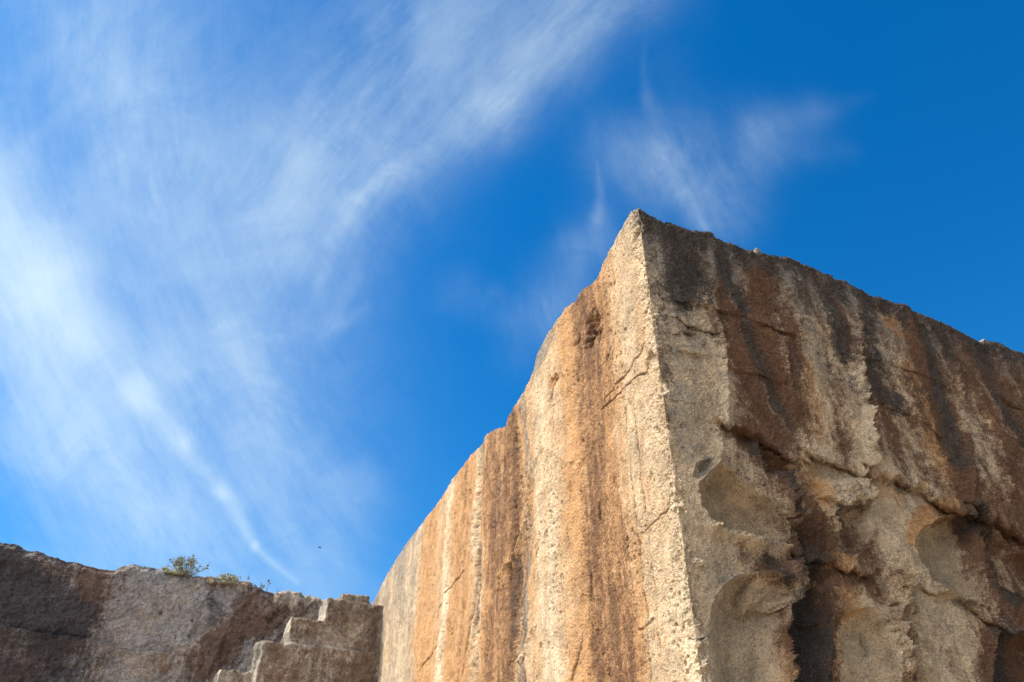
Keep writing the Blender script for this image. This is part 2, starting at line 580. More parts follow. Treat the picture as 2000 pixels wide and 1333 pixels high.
def build_block():
    # columns: u < 0 on the left face, u > 0 on the right face
    ul = [0.0]; s = .0
    while s < 24:
        s += .009 + .0021 * s
        ul.append(s)
    ur = list(np.arange(.009, 8.6, .0092))
    s = ur[-1]
    while s < 17:
        s += .02 + .06 * (s - 8.6)
        ur.append(s)
    u = np.array([-x for x in ul[::-1]] + ur)
    zr = [(p[0], p[1]) for p in RIM_R]
    zl = [(-p[0], p[1]) for p in RIM_L][::-1]
    pts = sorted(zl + zr[1:])
    pts = np.array(pts)
    # undulations of the left face itself move the skyline a little, so keep the far part near level
    top = np.interp(u, pts[:, 0], pts[:, 1])
    top = np.where(u < pts[0, 0], pts[0, 1] + .1 * gn(u * .7, u * 0 + 3), top)
    top = np.where(u > pts[-1, 0], pts[-1, 1] + .12 * gn(u * .9, u * 0 + 8), top)
    fine = 1 - np.clip((-u - 3) / 12, 0, .6)
    top = top + (.030 * fbm(u * 7, u * 0 + 1.5, 4, .6, 2) * 1.6 + .018 * fbm(u * 40, u * 0 + 2.5, 3, .6, 4)) * fine
    # rows
    lo = np.linspace(-.3, 3.3, 30)[:-1]
    nfine = 840
    rf = np.linspace(0, 1, nfine)
    Z = np.empty((len(lo) + nfine, len(u)), f32)
    for i, z in enumerate(lo):
        Z[i] = z
    Z[len(lo):] = 3.3 + (top[None, :] - 3.3) * rf[:, None]
    U = np.broadcast_to(u[None, :].astype(f32), Z.shape).copy()
    H = np.zeros(Z.shape, f32)          # outward
    SAG = np.zeros(Z.shape, f32)        # downward
    M = [np.zeros(Z.shape, f32) for _ in range(6)]  # brown black pale orange grey pit
    BROWN, BLACK, PALE, ORANGE, GREY, PIT = range(6)
    ic = int(np.argmin(np.abs(u)))      # corner column
    TOPF = np.broadcast_to(top[None, :].astype(f32), Z.shape)

    # ================= left face
    Ls = slice(0, ic + 1)
    UL, ZL = -U[:, Ls], Z[:, Ls]
    lod = 1 / (1 + UL * .03)
    wu = UL + (.11 * fbm(UL * 7, ZL * 2.0, 5, .7, 23) + .20 * fbm(UL * .5, ZL * .35, 3, .55, 21) + .02 * fbm(UL * 3, ZL * 2, 3, .6, 22)) * (1 + UL * .12)
    # (bearing at the height of y=1100 in the photo, outward offset, brown, black, pale, orange, grey)
    tab = [
        (1325, .00, .05, 0, .30, .10, 0), (1300, .00, 0, 0, .20, .20, 0), (1262, -.01, 0, 0, .12, .22, 0), (1238, -.01, .20, 0, 0, .40, 0),
        (1226, -.03, .52, 0, 0, .50, 0), (1190, -.06, .58, 0, 0, .55, 0), (1160, -.07, .62, 0, 0, .50, .05),
        (1146, -.06, .66, .12, 0, .4, .1), (1138, -.01, .25, 0, 0, .85, 0), (1126, .03, .05, 0, .1, .72, 0), (1112, .05, 0, 0, .4, .42, 0),
        (1085, .07, 0, 0, .55, .18, 0), (1060, .07, 0, 0, .42, .25, 0), (1044, .05, .05, 0, .3, .35, .1), (1034, .00, .20, .1, 0, .4, .3),
        (1026, -.08, .35, .25, 0, .1, .75), (1012, -.11, .38, .28, 0, .1, .75), (1004, -.10, .45, .30, 0, .3, .4),
        (998, -.03, .72, .40, 0, .5, 0), (990, .03, .62, .0, 0, .70, 0), (968, .05, .66, .0, 0, .70, 0), (948, .05, .55, .0, 0, .75, 0),
        (942, .03, .20, .0, .1, .40, .2), (936, -.06, .2, .35, 0, .1, .75), (930, -.08, .3, .25, 0, .2, .5), (925, .02, 0, .0, .45, .15, 0),
        (919, .05, .25, .0, .2, .6, 0), (905, .03, .44, .0, 0, .75, 0), (890, .03, .30, .0, 0, .75, 0), (883, .05, .05, .0, .5, .35, 0),
        (877, .10, 0, .0, .9, .05, 0), (871, .05, 0, .0, .4, .2, .3), (862, .0, .05, .0, .1, .4, .4), (850, .0, .05, .0, .2, .45, .2),
        (838, .04, .25, .0, 0, .80, .1), (828, .05, .12, .0, .1, .70, .2), (818, .02, 0, .0, .1, .25, .5), (800, .0, .0, .0, .35, .1, .5),
        (788, .05, .0, .0, .2, .1, .7), (770, .0, .05, .0, .3, .15, .45), (755, .0, .05, .1, .0, .1, .7), (735, .0, .1, .1, .0, .1, .6)]
    rows = sorted([(SL(t[0], 1100)[0],) + t[1:] for t in tab])
    rows = np.array(rows, f32)
    rows[:, 5] = np.clip(rows[:, 5] * .85 + .50 * rows[:, 2] + .14, 0, .90)   # rust lies over an orange ground
    f = lambda c: np.interp(wu, rows[:, 0], rows[:, c]).astype(f32)
    edge_keep = ss(.0, .6, UL)
    hl = f(1) * edge_keep * 1.1
    tall = .55 + .45 * ss(-.7, .7, fbm(UL * 1.2 + 5, ZL * .22, 3, .5, 31))
    for ch, c in ((BROWN, 2), (BLACK, 3), (PALE, 4), (ORANGE, 5), (GREY, 6)):
        runs = .26 * fbm(UL * 5 / (1 + .12 * UL) + ch * 7, ZL * .30, 4, .65, 24 + ch)
        M[ch][:, Ls] = np.clip(f(c) * (tall if ch != ORANGE else .4 + .6 * tall) + runs * (1.2 if ch in (PALE, ORANGE, GREY) else .8), 0, 1)
    dtop = TOPF[:, Ls] - ZL
    rimz = ss(1.0, .0, dtop + .5 * fbm(UL * 1.5, ZL * 1.5, 3, .5, 33))
    M[GREY][:, Ls] = np.maximum(M[GREY][:, Ls], rimz * (.35 + .5 * ss(-.3, .5, gn(UL * .9, ZL * .6, 44))))
    M[PALE][:, Ls] = np.maximum(M[PALE][:, Ls], .55 * ss(.45, .05, UL) * ss(-.3, .4, gn(UL * 4, ZL * 1.2, 45)))
    # low, crumbly white end of the corner
    low = ss(5.6, 4.4, ZL) * ss(.9, .1, UL)
    M[PALE][:, Ls] = np.maximum(M[PALE][:, Ls], .8 * low)
    # broad shape and worn skin
    hl = hl + .10 * fbm(UL * .35, ZL * .18, 3, .5, 51) * ss(0, 1.5, UL)
    hl = hl + .035 * fbm(UL * 1.6, ZL * .45, 4, .55, 52) + .042 * fbm(UL * 4, ZL * 2.2, 5, .62, 53) + .03 * fbm(UL * 1.5, ZL * 2.2, 3, .6, 57)
    ML = (.017 * fbm(UL * 14, ZL * 11, 4, .68, 54) + .009 * gn(UL * 42, ZL * 36, 56)) * lod
    # slanted pick marks
    hl = hl + .006 * gn((UL * .8 + ZL) * 4, (UL - ZL) * .9, 55)
    w1 = worley(UL * 9 + .3 * gn(UL * 9, ZL * 9, 3), ZL * 7, 61)
    sel = ss(.05, .5, gn(UL * 1.3, ZL * 1.1, 62))
    pit = ss(.30, .08, w1) * sel
    w2 = worley(UL * 26, ZL * 20, 63)
    pit2 = ss(.32, .08, w2) * ss(-.1, .5, gn(UL * 2.3, ZL * 1.9, 64)) * ss(7, 3, UL)
    hl = hl - .022 * pit - .012 * pit2
    M[PIT][:, Ls] = np.maximum(pit * .6, pit2 * .5)
    # eroded orange hollow near the skyline
    for (x, y, rad, dep) in ((1150, 635, .34, .11), (1142, 665, .22, .08), (1118, 668, .12, .06), (1163, 655, .16, .07), (1085, 745, .14, .05)):
        cu, cz = SL(x, y)
        d = np.hypot((UL - cu) * .8, ZL - cz) + .10 * fbm(UL * 6, ZL * 6, 3, .6, 66)
        k = ss(rad, rad * .25, d)
        hl = hl - dep * k * (.5 + .9 * ss(-.3, .3, gn(UL * 11, ZL * 11, 67)))
        M[ORANGE][:, Ls] = np.maximum(M[ORANGE][:, Ls], .85 * ss(rad * 1.9, rad * .4, d))
    for pts_, w_, a_ in (([(1150, 560), (1152, 640), (1165, 720), (1158, 800)], .34, .75), ([(1130, 570), (1118, 640), (1105, 700)], .22, .6),
                         ([(985, 835), (978, 900)], .3, .8), ([(1060, 660), (1072, 760)], .1, .2)):
        Mx = [M[i][:, Ls] for i in range(6)]
        paint(Mx, ORANGE, UL, ZL, poly(SL, pts_), w_, a_)
        M[ORANGE][:, Ls] = Mx[ORANGE]
    # cracks, scored lines
    jU = UL + .022 * fbm(UL * 5, ZL * 5, 3, .6, 71); jZ = ZL + .035 * fbm(UL * 5 + 9, ZL * 5, 3, .6, 72)
    for pts_, w_, d_ in (
        ([(1170, 800), (1182, 778), (1205, 745), (1230, 718), (1250, 690), (1260, 668)], .016, .045),
        ([(1172, 802), (1195, 780), (1215, 760), (1238, 738), (1262, 728), (1264, 712)], .016, .050),
        ([(1216, 770), (1222, 830), (1227, 880), (1237, 980), (1248, 1080), (1256, 1180), (1262, 1230)], .016, .040),
        ([(1236, 748), (1239, 800), (1244, 880), (1256, 980), (1268, 1090), (1278, 1180)], .015, .035),
        ([(1318, 975), (1275, 1020), (1250, 1042)], .012, .022), ([(1262, 1230), (1268, 1333)], .016, .035), ([(1278, 1180), (1290, 1270)], .015, .03),
        ([(1090, 700), (1082, 780), (1086, 850)], .02, .04), ([(1040, 770), (1032, 850), (1030, 930), (1034, 1000)], .025, .05), ([(1118, 905), (1114, 1000), (1117, 1090)], .012, .03),
        ([(1275, 1210), (1250, 1228), (1240, 1230)], .018, .03),
        ([(998, 980), (1000, 1040), (994, 1110), (992, 1200)], .05, .08),
        ([(936, 1050), (933, 1100), (930, 1150), (924, 1240)], .05, .04),
        ([(912, 1110), (880, 1155), (850, 1210)], .025, .03),
        ([(870, 1240), (840, 1280), (820, 1310)], .03, .03),
        ([(905, 1333), (915, 1260), (925, 1190), (930, 1120), (932, 1050)], .05, .04),
        ([(1035, 1080), (1034, 1140), (1037, 1200)], .03, .06),
        ([(1145, 1120), (1146, 1180)], .025, .06), ([(1165, 970), (1164, 1020)], .025, .05),
        ([(1137, 1240), (1130, 1290), (1120, 1333)], .02, .035)):
        ck = crack(jU, jZ, poly(SL, pts_), w_ * .85, d_ * .95)
        hl = hl + ck
        M[PIT][:, Ls] = np.maximum(M[PIT][:, Ls], np.clip(-ck / (d_ * 1.1), 0, 1))
    for pts_, w_, d_ in (
        ([(1085, 860), (1066, 890), (1050, 930), (1035, 975), (1012, 1030), (1002, 1080), (985, 1120), (962, 1145)], .10, .10),
        ([(962, 1145), (950, 1190), (942, 1230), (935, 1290)], .12, .06),
        ([(1036, 1030), (1034, 1100), (1042, 1180), (1045, 1230)], .05, .05),
        ([(1070, 870), (1110, 900), (1135, 905)], .10, .05),
        ([(1060, 1215), (1030, 1260), (1000, 1300)], .08, .05)):
        r_ = ridge(jU, jZ, poly(SL, pts_), w_, d_)
        hl = hl + r_
        M[PALE][:, Ls] = np.maximum(M[PALE][:, Ls], np.clip(r_ / d_, 0, 1) * .7)
        M[BROWN][:, Ls] *= 1 - .8 * np.clip(r_ / d_, 0, 1)
        M[GREY][:, Ls] *= 1 - .8 * np.clip(r_ / d_, 0, 1)
    for (x, y, rad, dep) in ((1078, 1042, .06, .07), (1066, 1045, .035, .05), (1080, 1263, .09, .05), (1125, 905, .08, .03), (1068, 1262, .05, .05)):
        cu, cz = SL(x, y)
        d = np.hypot(jU - cu, jZ - cz)
        hl = hl - dep * ss(rad, rad * .3, d)
    hc = .03 * fbm(ZL * .9, ZL * 0 + 2, 3, .5, 58)
    kb = ss(.0, .22, UL)
    hl = hl * (.30 + .70 * ss(.05, .9, dtop))
    H[:, Ls] = hl * kb + hc * (1 - kb) + ML

    # ================= right face
    Rs = slice(ic, len(u))
    UR, ZR = U[:, Rs], Z[:, Rs]
    wU = UR + .022 * fbm(UR * 8, ZR * 8, 4, .65, 85) + .045 * fbm(UR * 2.2, ZR * 2.2, 4, .6, 81) + .012 * fbm(UR * 14, ZR * 14, 3, .6, 82)
    wZ = ZR + .030 * fbm(UR * 8 + 5, ZR * 8, 4, .65, 86) + .045 * fbm(UR * 2.2 + 30, ZR * 2.2, 4, .6, 83) + .012 * fbm(UR * 14 + 9, ZR * 14, 3, .6, 84)
    lU = UR + .020 * fbm(UR * 3, ZR * 3, 3, .6, 87) + .016 * fbm(UR * 13, ZR * 13, 4, .7, 88)
    lZ = ZR + .030 * fbm(UR * 3 + 5, ZR * 3, 3, .6, 89) + .018 * fbm(UR * 13 + 5, ZR * 13, 4, .7, 90)
    h = .10 * fbm(UR * .5, ZR * .4, 3, .5, 91) * ss(0, 1.2, UR)
    h = h + .055 * fbm(wU * 1.3, wZ * .9, 4, .55, 92) * ss(0, .4, UR)
    rip = fbm(wU * 2.4, wZ * 1.7, 4, .55, 93, ridge=True)
    h = h + .040 * rip
    h = h + .036 * fbm(wU * 5, wZ * 4.2, 5, .64, 94)
    micro = .026 * fbm(UR * 16, ZR * 17, 4, .70, 95) + .008 * gn(UR * 45, ZR * 42, 96)
    h = h + .045 * worley(wU * 2.1, wZ * 1.6, 106) + .022 * worley(wU * 5.3, wZ * 4.5, 107)
    sag = np.zeros(UR.shape, f32)
    LEDGES = [
        ([(1262, 570), (1300, 582), (1330, 590), (1370, 600), (1400, 607), (1450, 620), (1500, 640), (1540, 655)], .07, .35),
        ([(1266, 598), (1290, 606), (1320, 620), (1350, 634), (1385, 650)], .08, .25),
        ([(1270, 645), (1300, 648), (1350, 645)], .06, .2),
        ([(1275, 662), (1310, 675), (1345, 688), (1375, 697)], .05, .3),
        ([(1292, 770), (1320, 778), (1352, 790)], .05, .4),
        ([(1420, 724), (1480, 735), (1545, 755)], .04, .4),
        ([(1412, 824), (1450, 838), (1480, 850), (1510, 868), (1545, 885), (1575, 893)], .17, .45),
        ([(1575, 880), (1610, 893), (1650, 908), (1690, 925)], .14, .5),
        ([(1694, 908), (1740, 928), (1790, 945), (1830, 968), (1870, 992), (1895, 1000)], .20, .5),
        ([(1890, 985), (1930, 1010), (1960, 1030), (2010, 1055), (2080, 1085)], .22, .5),
        ([(1555, 1080), (1590, 1088), (1620, 1096), (1660, 1108), (1700, 1112)], .16, .45),
        ([(1740, 1138), (1790, 1142), (1830, 1155), (1872, 1168), (1905, 1190), (1940, 1212), (1962, 1235)], .10, .6),
        ([(1690, 700), (1740, 712), (1800, 735), (1850, 760)], .04, .5),
        ([(1720, 790), (1780, 815), (1830, 850)], .04, .4),
        ([(1960, 780), (2000, 800), (2060, 825)], .06, .4),
    ]
    for p, dp, L in LEDGES:
        a, b = ledge(lU, lZ, poly(SR, p), dp * 1.15, L, .16)
        a = a * (.8 + .9 * fbm(UR * 2.5, ZR * .6, 3, .6, 98)); b = b * ss(-.5, .4, gn(UR * 5, ZR * 3, 99))
        h = h + a; sag = np.maximum(sag, b * 1.2)
    RIDGES = [
        ([(1385, 470), (1388, 540), (1378, 600), (1400, 640), (1404, 700), (1410, 760), (1406, 830), (1400, 890), (1392, 915)], .07, .07),
        ([(1665, 600), (1664, 680), (1668, 760), (1680, 830), (1688, 890), (1693, 950), (1688, 990)], .055, .16),
        ([(1522, 650), (1530, 720), (1542, 770), (1552, 830)], .05, .06),
        ([(1860, 680), (1868, 760), (1876, 840), (1885, 900), (1895, 980)], .06, .10),
        ([(1905, 760), (1925, 830), (1948, 900), (1965, 990)], .06, .09),
        ([(1570, 893), (1580, 950), (1590, 1010), (1600, 1050)], .05, .08),
        ([(1715, 1110), (1735, 1140), (1745, 1180), (1728, 1210), (1740, 1250), (1752, 1300), (1765, 1345)], .075, .17),
        ([(1762, 1205), (1775, 1250), (1790, 1300), (1800, 1340)], .06, .10),
        ([(1455, 1195), (1460, 1215), (1456, 1250), (1460, 1275)], .028, .10),
        ([(1628, 1145), (1630, 1180), (1624, 1210)], .03, .12),
        ([(1606, 1010), (1612, 1040), (1614, 1080)], .04, .12),
        ([(1625, 1290), (1618, 1333)], .03, .08),
        ([(1515, 915), (1530, 945), (1532, 985), (1544, 1020), (1540, 1035)], .07, .20),
        ([(1370, 905), (1395, 915), (1385, 935), (1368, 950)], .04, .08),
        ([(1338, 1018), (1365, 1026), (1392, 1040), (1430, 1055), (1480, 1062), (1520, 1070), (1552, 1085)], .05, .10),
        ([(1552, 1085), (1556, 1120), (1560, 1145), (1545, 1175)], .06, .14),
    ]
    rU = UR + .025 * fbm(UR * 2.5, ZR * 2.5, 3, .6, 134) + .005 * gn(UR * 20, ZR * 20, 135); rZ = ZR
    rag = .75 + .7 * fbm(UR * 9, ZR * 9, 3, .65, 97)
    for p, w_, d_ in RIDGES:
        h = h + ridge(rU, rZ, poly(SR, p), w_ * .8, d_ * 1.7, rag)
    POCKETS = [
        ([(1362, 945), (1380, 925), (1398, 908), (1425, 930), (1455, 955), (1490, 975), (1515, 1000), (1535, 1030), (1538, 1050), (1500, 1060), (1450, 1050), (1410, 1035), (1382, 1015), (1366, 985)], .38, .30),
        ([(1358, 905), (1380, 898), (1388, 912), (1378, 930), (1360, 940), (1352, 925)], .12, .10),
        ([(1780, 1062), (1800, 1032), (1840, 1008), (1885, 1000), (1905, 1025), (1912, 1070), (1918, 1120), (1925, 1185), (1880, 1170), (1835, 1152), (1808, 1125), (1786, 1090)], .55, .34),
        ([(1388, 1180), (1405, 1150), (1430, 1132), (1475, 1122), (1520, 1130), (1540, 1150), (1532, 1200), (1530, 1260), (1528, 1400), (1392, 1400), (1384, 1250)], .40, .40),
        ([(1540, 1150), (1560, 1110), (1600, 1100), (1622, 1130), (1622, 1200), (1610, 1260), (1608, 1400), (1530, 1400), (1530, 1240)], .36, .18),
        ([(1628, 1000), (1660, 985), (1692, 990), (1700, 1030), (1690, 1075), (1655, 1095), (1622, 1080), (1618, 1040)], .22, .14),
        ([(1480, 860), (1530, 890), (1568, 905), (1575, 960), (1592, 1020), (1602, 1070), (1560, 1075), (1545, 1040), (1538, 980), (1520, 930), (1490, 900)], .22, .16),
        ([(1640, 1200), (1700, 1190), (1725, 1225), (1738, 1280), (1750, 1400), (1625, 1400), (1628, 1290)], .22, .20),
        ([(1762, 1170), (1780, 1185), (1790, 1200), (1775, 1210), (1760, 1195)], .22, .06),
        ([(1755, 1215), (1772, 1260), (1785, 1320), (1770, 1345), (1758, 1290), (1748, 1235)], .18, .06),
        ([(1905, 1020), (1945, 1040), (1975, 1065), (2040, 1100), (2040, 1180), (1985, 1170), (1945, 1150), (1925, 1110), (1912, 1060)], .28, .22),
        ([(1950, 1235), (2040, 1240), (2060, 1400), (1925, 1400), (1935, 1290)], .30, .16),
        ([(1700, 1225), (1712, 1250), (1708, 1270), (1696, 1250)], .12, .04),
    ]
    scour = np.zeros(UR.shape, f32); edge_pale = np.zeros(UR.shape, f32)
    for i, (p, dp, w_) in enumerate(POCKETS):
        s = inside(lU, lZ, poly(SR, p), .8)
        k = np.clip(s / w_, 0, 1)
        prof = np.sqrt(np.clip(1 - (1 - k) ** 2, 0, 1))
        prof = np.where(s > 0, np.maximum(prof, .28 * ss(0, .045, s)), 0)
        # hollows are worn smooth inside
        calm = ss(.02, .25, s)
        h = h * (1 - .75 * calm) - dp * .95 * prof
        # and their rims stand out a little
        h = h + .085 * np.exp(-np.abs(s) / .020) * rag
        edge_pale = np.maximum(edge_pale, np.exp(-np.abs(s) / .03))
        if i in (0, 2, 3, 7):
            scour = np.maximum(scour, ss(.0, .12, s + .05 * fbm(UR * 3, ZR * 3, 3, .6, 109)))
    # hanging flaps with torn edges
    FLAPS = [
        ([(1470, 1120), (1552, 1092), (1560, 1140), (1545, 1180), (1522, 1190), (1500, 1180), (1470, 1192), (1462, 1160)], .26, .12),
        ([(1580, 935), (1690, 930), (1692, 985), (1672, 978), (1655, 990), (1632, 984), (1600, 975)], .16, .08),
        ([(1500, 925), (1525, 920), (1532, 960), (1534, 1000), (1545, 1025), (1525, 1015), (1512, 985)], .20, .08),
        ([(1716, 1108), (1738, 1120), (1752, 1165), (1742, 1190), (1722, 1185), (1712, 1150)], .18, .08),
        ([(1878, 975), (1905, 985), (1906, 1008), (1890, 1004), (1880, 1000)], .18, .05),
        ([(1905, 1030), (1935, 1045), (1948, 1085), (1944, 1110), (1928, 1100), (1915, 1060)], .20, .07),
        ([(1600, 1170), (1620, 1178), (1624, 1205), (1606, 1215), (1588, 1205)], .14, .06),
        ([(1605, 1010), (1616, 1015), (1618, 1050), (1608, 1045)], .12, .04),
        ([(1760, 1178), (1780, 1195), (1772, 1203), (1755, 1200)], .15, .04),
        ([(1672, 960), (1690, 965), (1690, 992), (1675, 985)], .12, .04),
    ]
    wU2 = lU + .030 * fbm(UR * 11, ZR * 11, 3, .65, 101); wZ2 = lZ + .030 * fbm(UR * 11 + 9, ZR * 11, 3, .65, 102)
    for p, dp, w_ in FLAPS:
        s = inside(wU2, wZ2, poly(SR, p), .5)
        k = ss(-.008, .03, s) * (.55 + .45 * ss(0, w_, s))
        h = h + dp * .85 * k * (.85 + .35 * fbm(UR * 7, ZR * 7, 3, .6, 103))
        sag = np.maximum(sag, .05 * k)
    # crumbs along the corner
    lump = np.zeros(UR.shape, f32)
    cr = 0 * ss(.30, .0, UR) * ss(.15, .6, fbm(UR * 12, ZR * 12, 3, .6, 105))
    h = h + .05 * cr
    for (x, y, rad, dep) in ((1352, 1190, .06, .08), (1362, 1215, .07, .10), (1368, 1260, .07, .10), (1376, 1300, .08, .12), (1345, 1075, .04, .06), (1340, 1130, .05, .07), (1318, 960, .03, .05), (1300, 860, .03, .04), (1386, 1036, .10, .16), (1396, 1034, .06, .16), (1366, 1105, .07, .13), (1358, 1098, .05, .11), (1330, 590, .04, .05),
                             (1362, 692, .03, .05), (1880, 895, .07, .07), (1560, 970, .08, .05)):
        cu, cz = SR(x, y)
        d = np.hypot(wU2 - cu, wZ2 - cz)
        lump = lump + dep * .75 * ss(rad, rad * .1, d) * (.7 + .6 * gn(UR * 30, ZR * 30, 5))
    # honeycomb pitting
    w1 = worley(wU * 8, wZ * 8, 111)
    sel = ss(.0, .6, fbm(UR * .9, ZR * .9, 3, .5, 112))
    h = h - .030 * ss(.35, .05, w1) * sel
    w2 = worley(UR * 24, ZR * 22, 113)
    h = h - .014 * ss(.35, .1, w2) + micro
    h = h - micro
    hc = .03 * fbm(ZR * .9, ZR * 0 + 2, 3, .5, 58)
    kb = ss(.0, .75, UR)
    h = h * kb + hc * (1 - kb) + micro + lump
    SAG[:, Rs] = sag * ss(0, .3, UR)
    mr = [M[i][:, Rs] * 0 for i in range(6)]
    # stains; the pen follows streaks running down the wall
    sU = UR + .07 * fbm(UR * 2.5, ZR * .9, 4, .6, 121); sZ = ZR + .10 * fbm(UR * 2, ZR * 2, 3, .6, 122)
    dt = TOPF[:, Rs] - ZR
    mr[GREY] = (.18 * ss(4.2, 2.2, dt) + .20 * ss(-.3, .4, fbm(UR * 1.1, ZR * .7, 4, .6, 126)) + .62 * ss(1.9, .2, dt + .5 * fbm(UR * 1.2, ZR * .8, 3, .5, 123)) + .12).astype(f32)
    mr[BLACK] = (.16 + .28 * ss(-.2, .5, fbm(UR * 1.8, ZR * .9, 4, .65, 127)) * ss(4.2, 1.8, dt) + .50 * ss(.9, .05, dt + .45 * fbm(UR * 2.2, ZR * .8, 3, .5, 124))).astype(f32)
    mr[BROWN] = (.12 + .16 * ss(4.0, 2.0, dt) + .50 * ss(-.35, .45, fbm(UR * 1.6, ZR * .4, 4, .55, 125)) * ss(.3, 1.2, UR)).astype(f32)
    mr[BROWN] = np.maximum(mr[BROWN], (.52 + .3 * gn(UR * 2, ZR * .7, 128)) * ss(3.6, 5.4, UR)).astype(f32)
    ST = [
        (BLACK, [(1305, 450), (1340, 510), (1330, 570)], .42, .80), (BLACK, [(1285, 690), (1300, 730)], .16, .5),
        (BLACK, [(1405, 480), (1415, 540), (1445, 600)], .24, .70), (BLACK, [(1600, 560), (1625, 640), (1640, 700)], .28, .62),
        (BLACK, [(1690, 600), (1700, 700), (1715, 770), (1745, 790)], .26, .62), (BLACK, [(1800, 640), (1830, 760), (1850, 850), (1870, 900)], .22, .66),
        (BLACK, [(1290, 770), (1300, 830)], .14, .4), (BLACK, [(1450, 640), (1490, 740), (1530, 820)], .22, .52),
        (BLACK, [(1490, 880), (1530, 930), (1552, 1000), (1570, 1050)], .24, .62),
        (BLACK, [(1580, 1100), (1582, 1200), (1590, 1270), (1575, 1340)], .27, .80), (BLACK, [(1905, 1010), (1950, 1080), (1965, 1160)], .25, .75),
        (BLACK, [(1965, 1240), (1990, 1333)], .30, .60), (BLACK, [(1640, 990), (1690, 985)], .08, .5), (BLACK, [(1540, 520), (1560, 600)], .2, .45),
        (BLACK, [(1920, 720), (1960, 800), (2010, 880)], .25, .55), (BLACK, [(1500, 1100), (1540, 1170)], .12, .5),
        (BROWN, [(1470, 480), (1485, 560), (1475, 640), (1500, 720), (1535, 800)], .42, .86), (BROWN, [(1430, 620), (1450, 720), (1480, 800), (1520, 850)], .36, .80),
        (BROWN, [(1410, 480), (1420, 620)], .3, .5), (BROWN, [(1550, 520), (1580, 620)], .3, .4),
        (BROWN, [(1470, 850), (1530, 920), (1555, 1000), (1585, 1070)], .36, .90), (BROWN, [(1580, 1090), (1585, 1180), (1572, 1260), (1580, 1340)], .38, .95),
        (BROWN, [(1735, 580), (1780, 640), (1800, 720), (1825, 790), (1855, 860), (1885, 940), (1895, 990)], .38, .90),
        (BROWN, [(1860, 640), (1920, 720), (2010, 860)], .40, .80), (BROWN, [(1905, 1010), (1935, 1080), (1960, 1160), (2000, 1200)], .34, .95),
        (BROWN, [(1950, 1240), (1935, 1333)], .26, .9), (BROWN, [(1990, 1240), (2000, 1340)], .50, .9), (BROWN, [(1960, 900), (2000, 1000)], .4, .7),
        (BROWN, [(1490, 1110), (1545, 1120)], .22, .7), (BROWN, [(1440, 1080), (1530, 1100)], .14, .45), (BROWN, [(1620, 1120), (1660, 1130)], .22, .6),
        (BROWN, [(1750, 860), (1800, 920), (1860, 960)], .35, .5), (BROWN, [(1700, 1110), (1745, 1170)], .14, .4), (BROWN, [(1755, 1230), (1775, 1330)], .12, .5),
        (ORANGE, [(1785, 1060), (1805, 1015), (1850, 985), (1885, 990)], .17, .95), (ORANGE, [(1640, 1110), (1650, 1180)], .30, .75),
        (ORANGE, [(1790, 740), (1820, 850), (1850, 930)], .40, .72), (ORANGE, [(1560, 720), (1580, 780), (1590, 850)], .25, .5), (ORANGE, [(1590, 920), (1600, 1000)], .22, .65),
        (ORANGE, [(1930, 1040), (1945, 1110)], .10, .95), (ORANGE, [(1900, 740), (1945, 860), (1990, 960)], .28, .65), (ORANGE, [(1710, 600), (1790, 690)], .25, .6),
        (ORANGE, [(1620, 1240), (1615, 1333)], .14, .7), (ORANGE, [(1470, 870), (1500, 900)], .16, .5), (ORANGE, [(1700, 1150), (1680, 1120)], .2, .35),
        (ORANGE, [(1700, 940), (1760, 970)], .2, .45), (ORANGE, [(1530, 1240), (1525, 1333)], .10, .6), (ORANGE, [(1680, 1010), (1620, 1060)], .2, .3), (ORANGE, [(1930, 1230), (1925, 1333)], .18, .6),
        (GREY, [(1430, 990), (1500, 1040)], .30, .65), (GREY, [(1450, 1180), (1440, 1260), (1450, 1340)], .50, .55), (GREY, [(1850, 1070), (1870, 1130)], .40, .85),
        (GREY, [(1680, 1240), (1680, 1333)], .35, .5), (GREY, [(1330, 760), (1350, 880)], .25, .5), (GREY, [(1375, 905), (1372, 930)], .10, .6), (GREY, [(1280, 420), (1290, 520)], .2, .7),
        (PALE, [(1388, 470), (1385, 560), (1376, 600)], .08, .7), (PALE, [(1400, 640), (1408, 760), (1400, 860)], .09, .65),
        (PALE, [(1660, 590), (1664, 680), (1680, 860), (1692, 960)], .045, .75), (PALE, [(1400, 1050), (1480, 1062)], .06, .6),
        (PALE, [(1870, 690), (1885, 800), (1893, 860)], .09, .55), (PALE, [(1268, 580), (1320, 590), (1400, 608)], .03, .6), (PALE, [(1280, 665), (1375, 695)], .03, .6),
    ]
    mr[PALE] = np.maximum(mr[PALE], .55 * edge_pale).astype(f32)
    clear = [([(1700, 950), (1740, 1050), (1790, 1130)], .38), ([(1620, 930), (1650, 960)], .3), ([(1840, 1210), (1830, 1333)], .5), ([(1440, 1230), (1450, 1333)], .5),
             ([(1335, 760), (1330, 900), (1345, 1000)], .30), ([(1400, 1090), (1480, 1080)], .2), ([(1680, 1220), (1680, 1333)], .4), ([(1440, 1000), (1490, 1040)], .3),
             ([(1360, 700), (1360, 860)], .3), ([(1600, 600), (1590, 700), (1600, 800)], .25), ([(1720, 640), (1740, 700)], .25), ([(1390, 480), (1384, 600)], .09)]
    for p, w_ in clear:
        D, T = seg_field(sU, sZ, poly(SR, p), 2.4 * w_)
        k = 1 - .50 * ss(w_ * 1.8, w_ * .3, D)
        for ch in (BROWN, BLACK):
            mr[ch] = (mr[ch] * k).astype(f32)
    for ch, p, w_, a_ in ST:
        paint(mr, ch, sU, sZ, poly(SR, p), w_, a_)
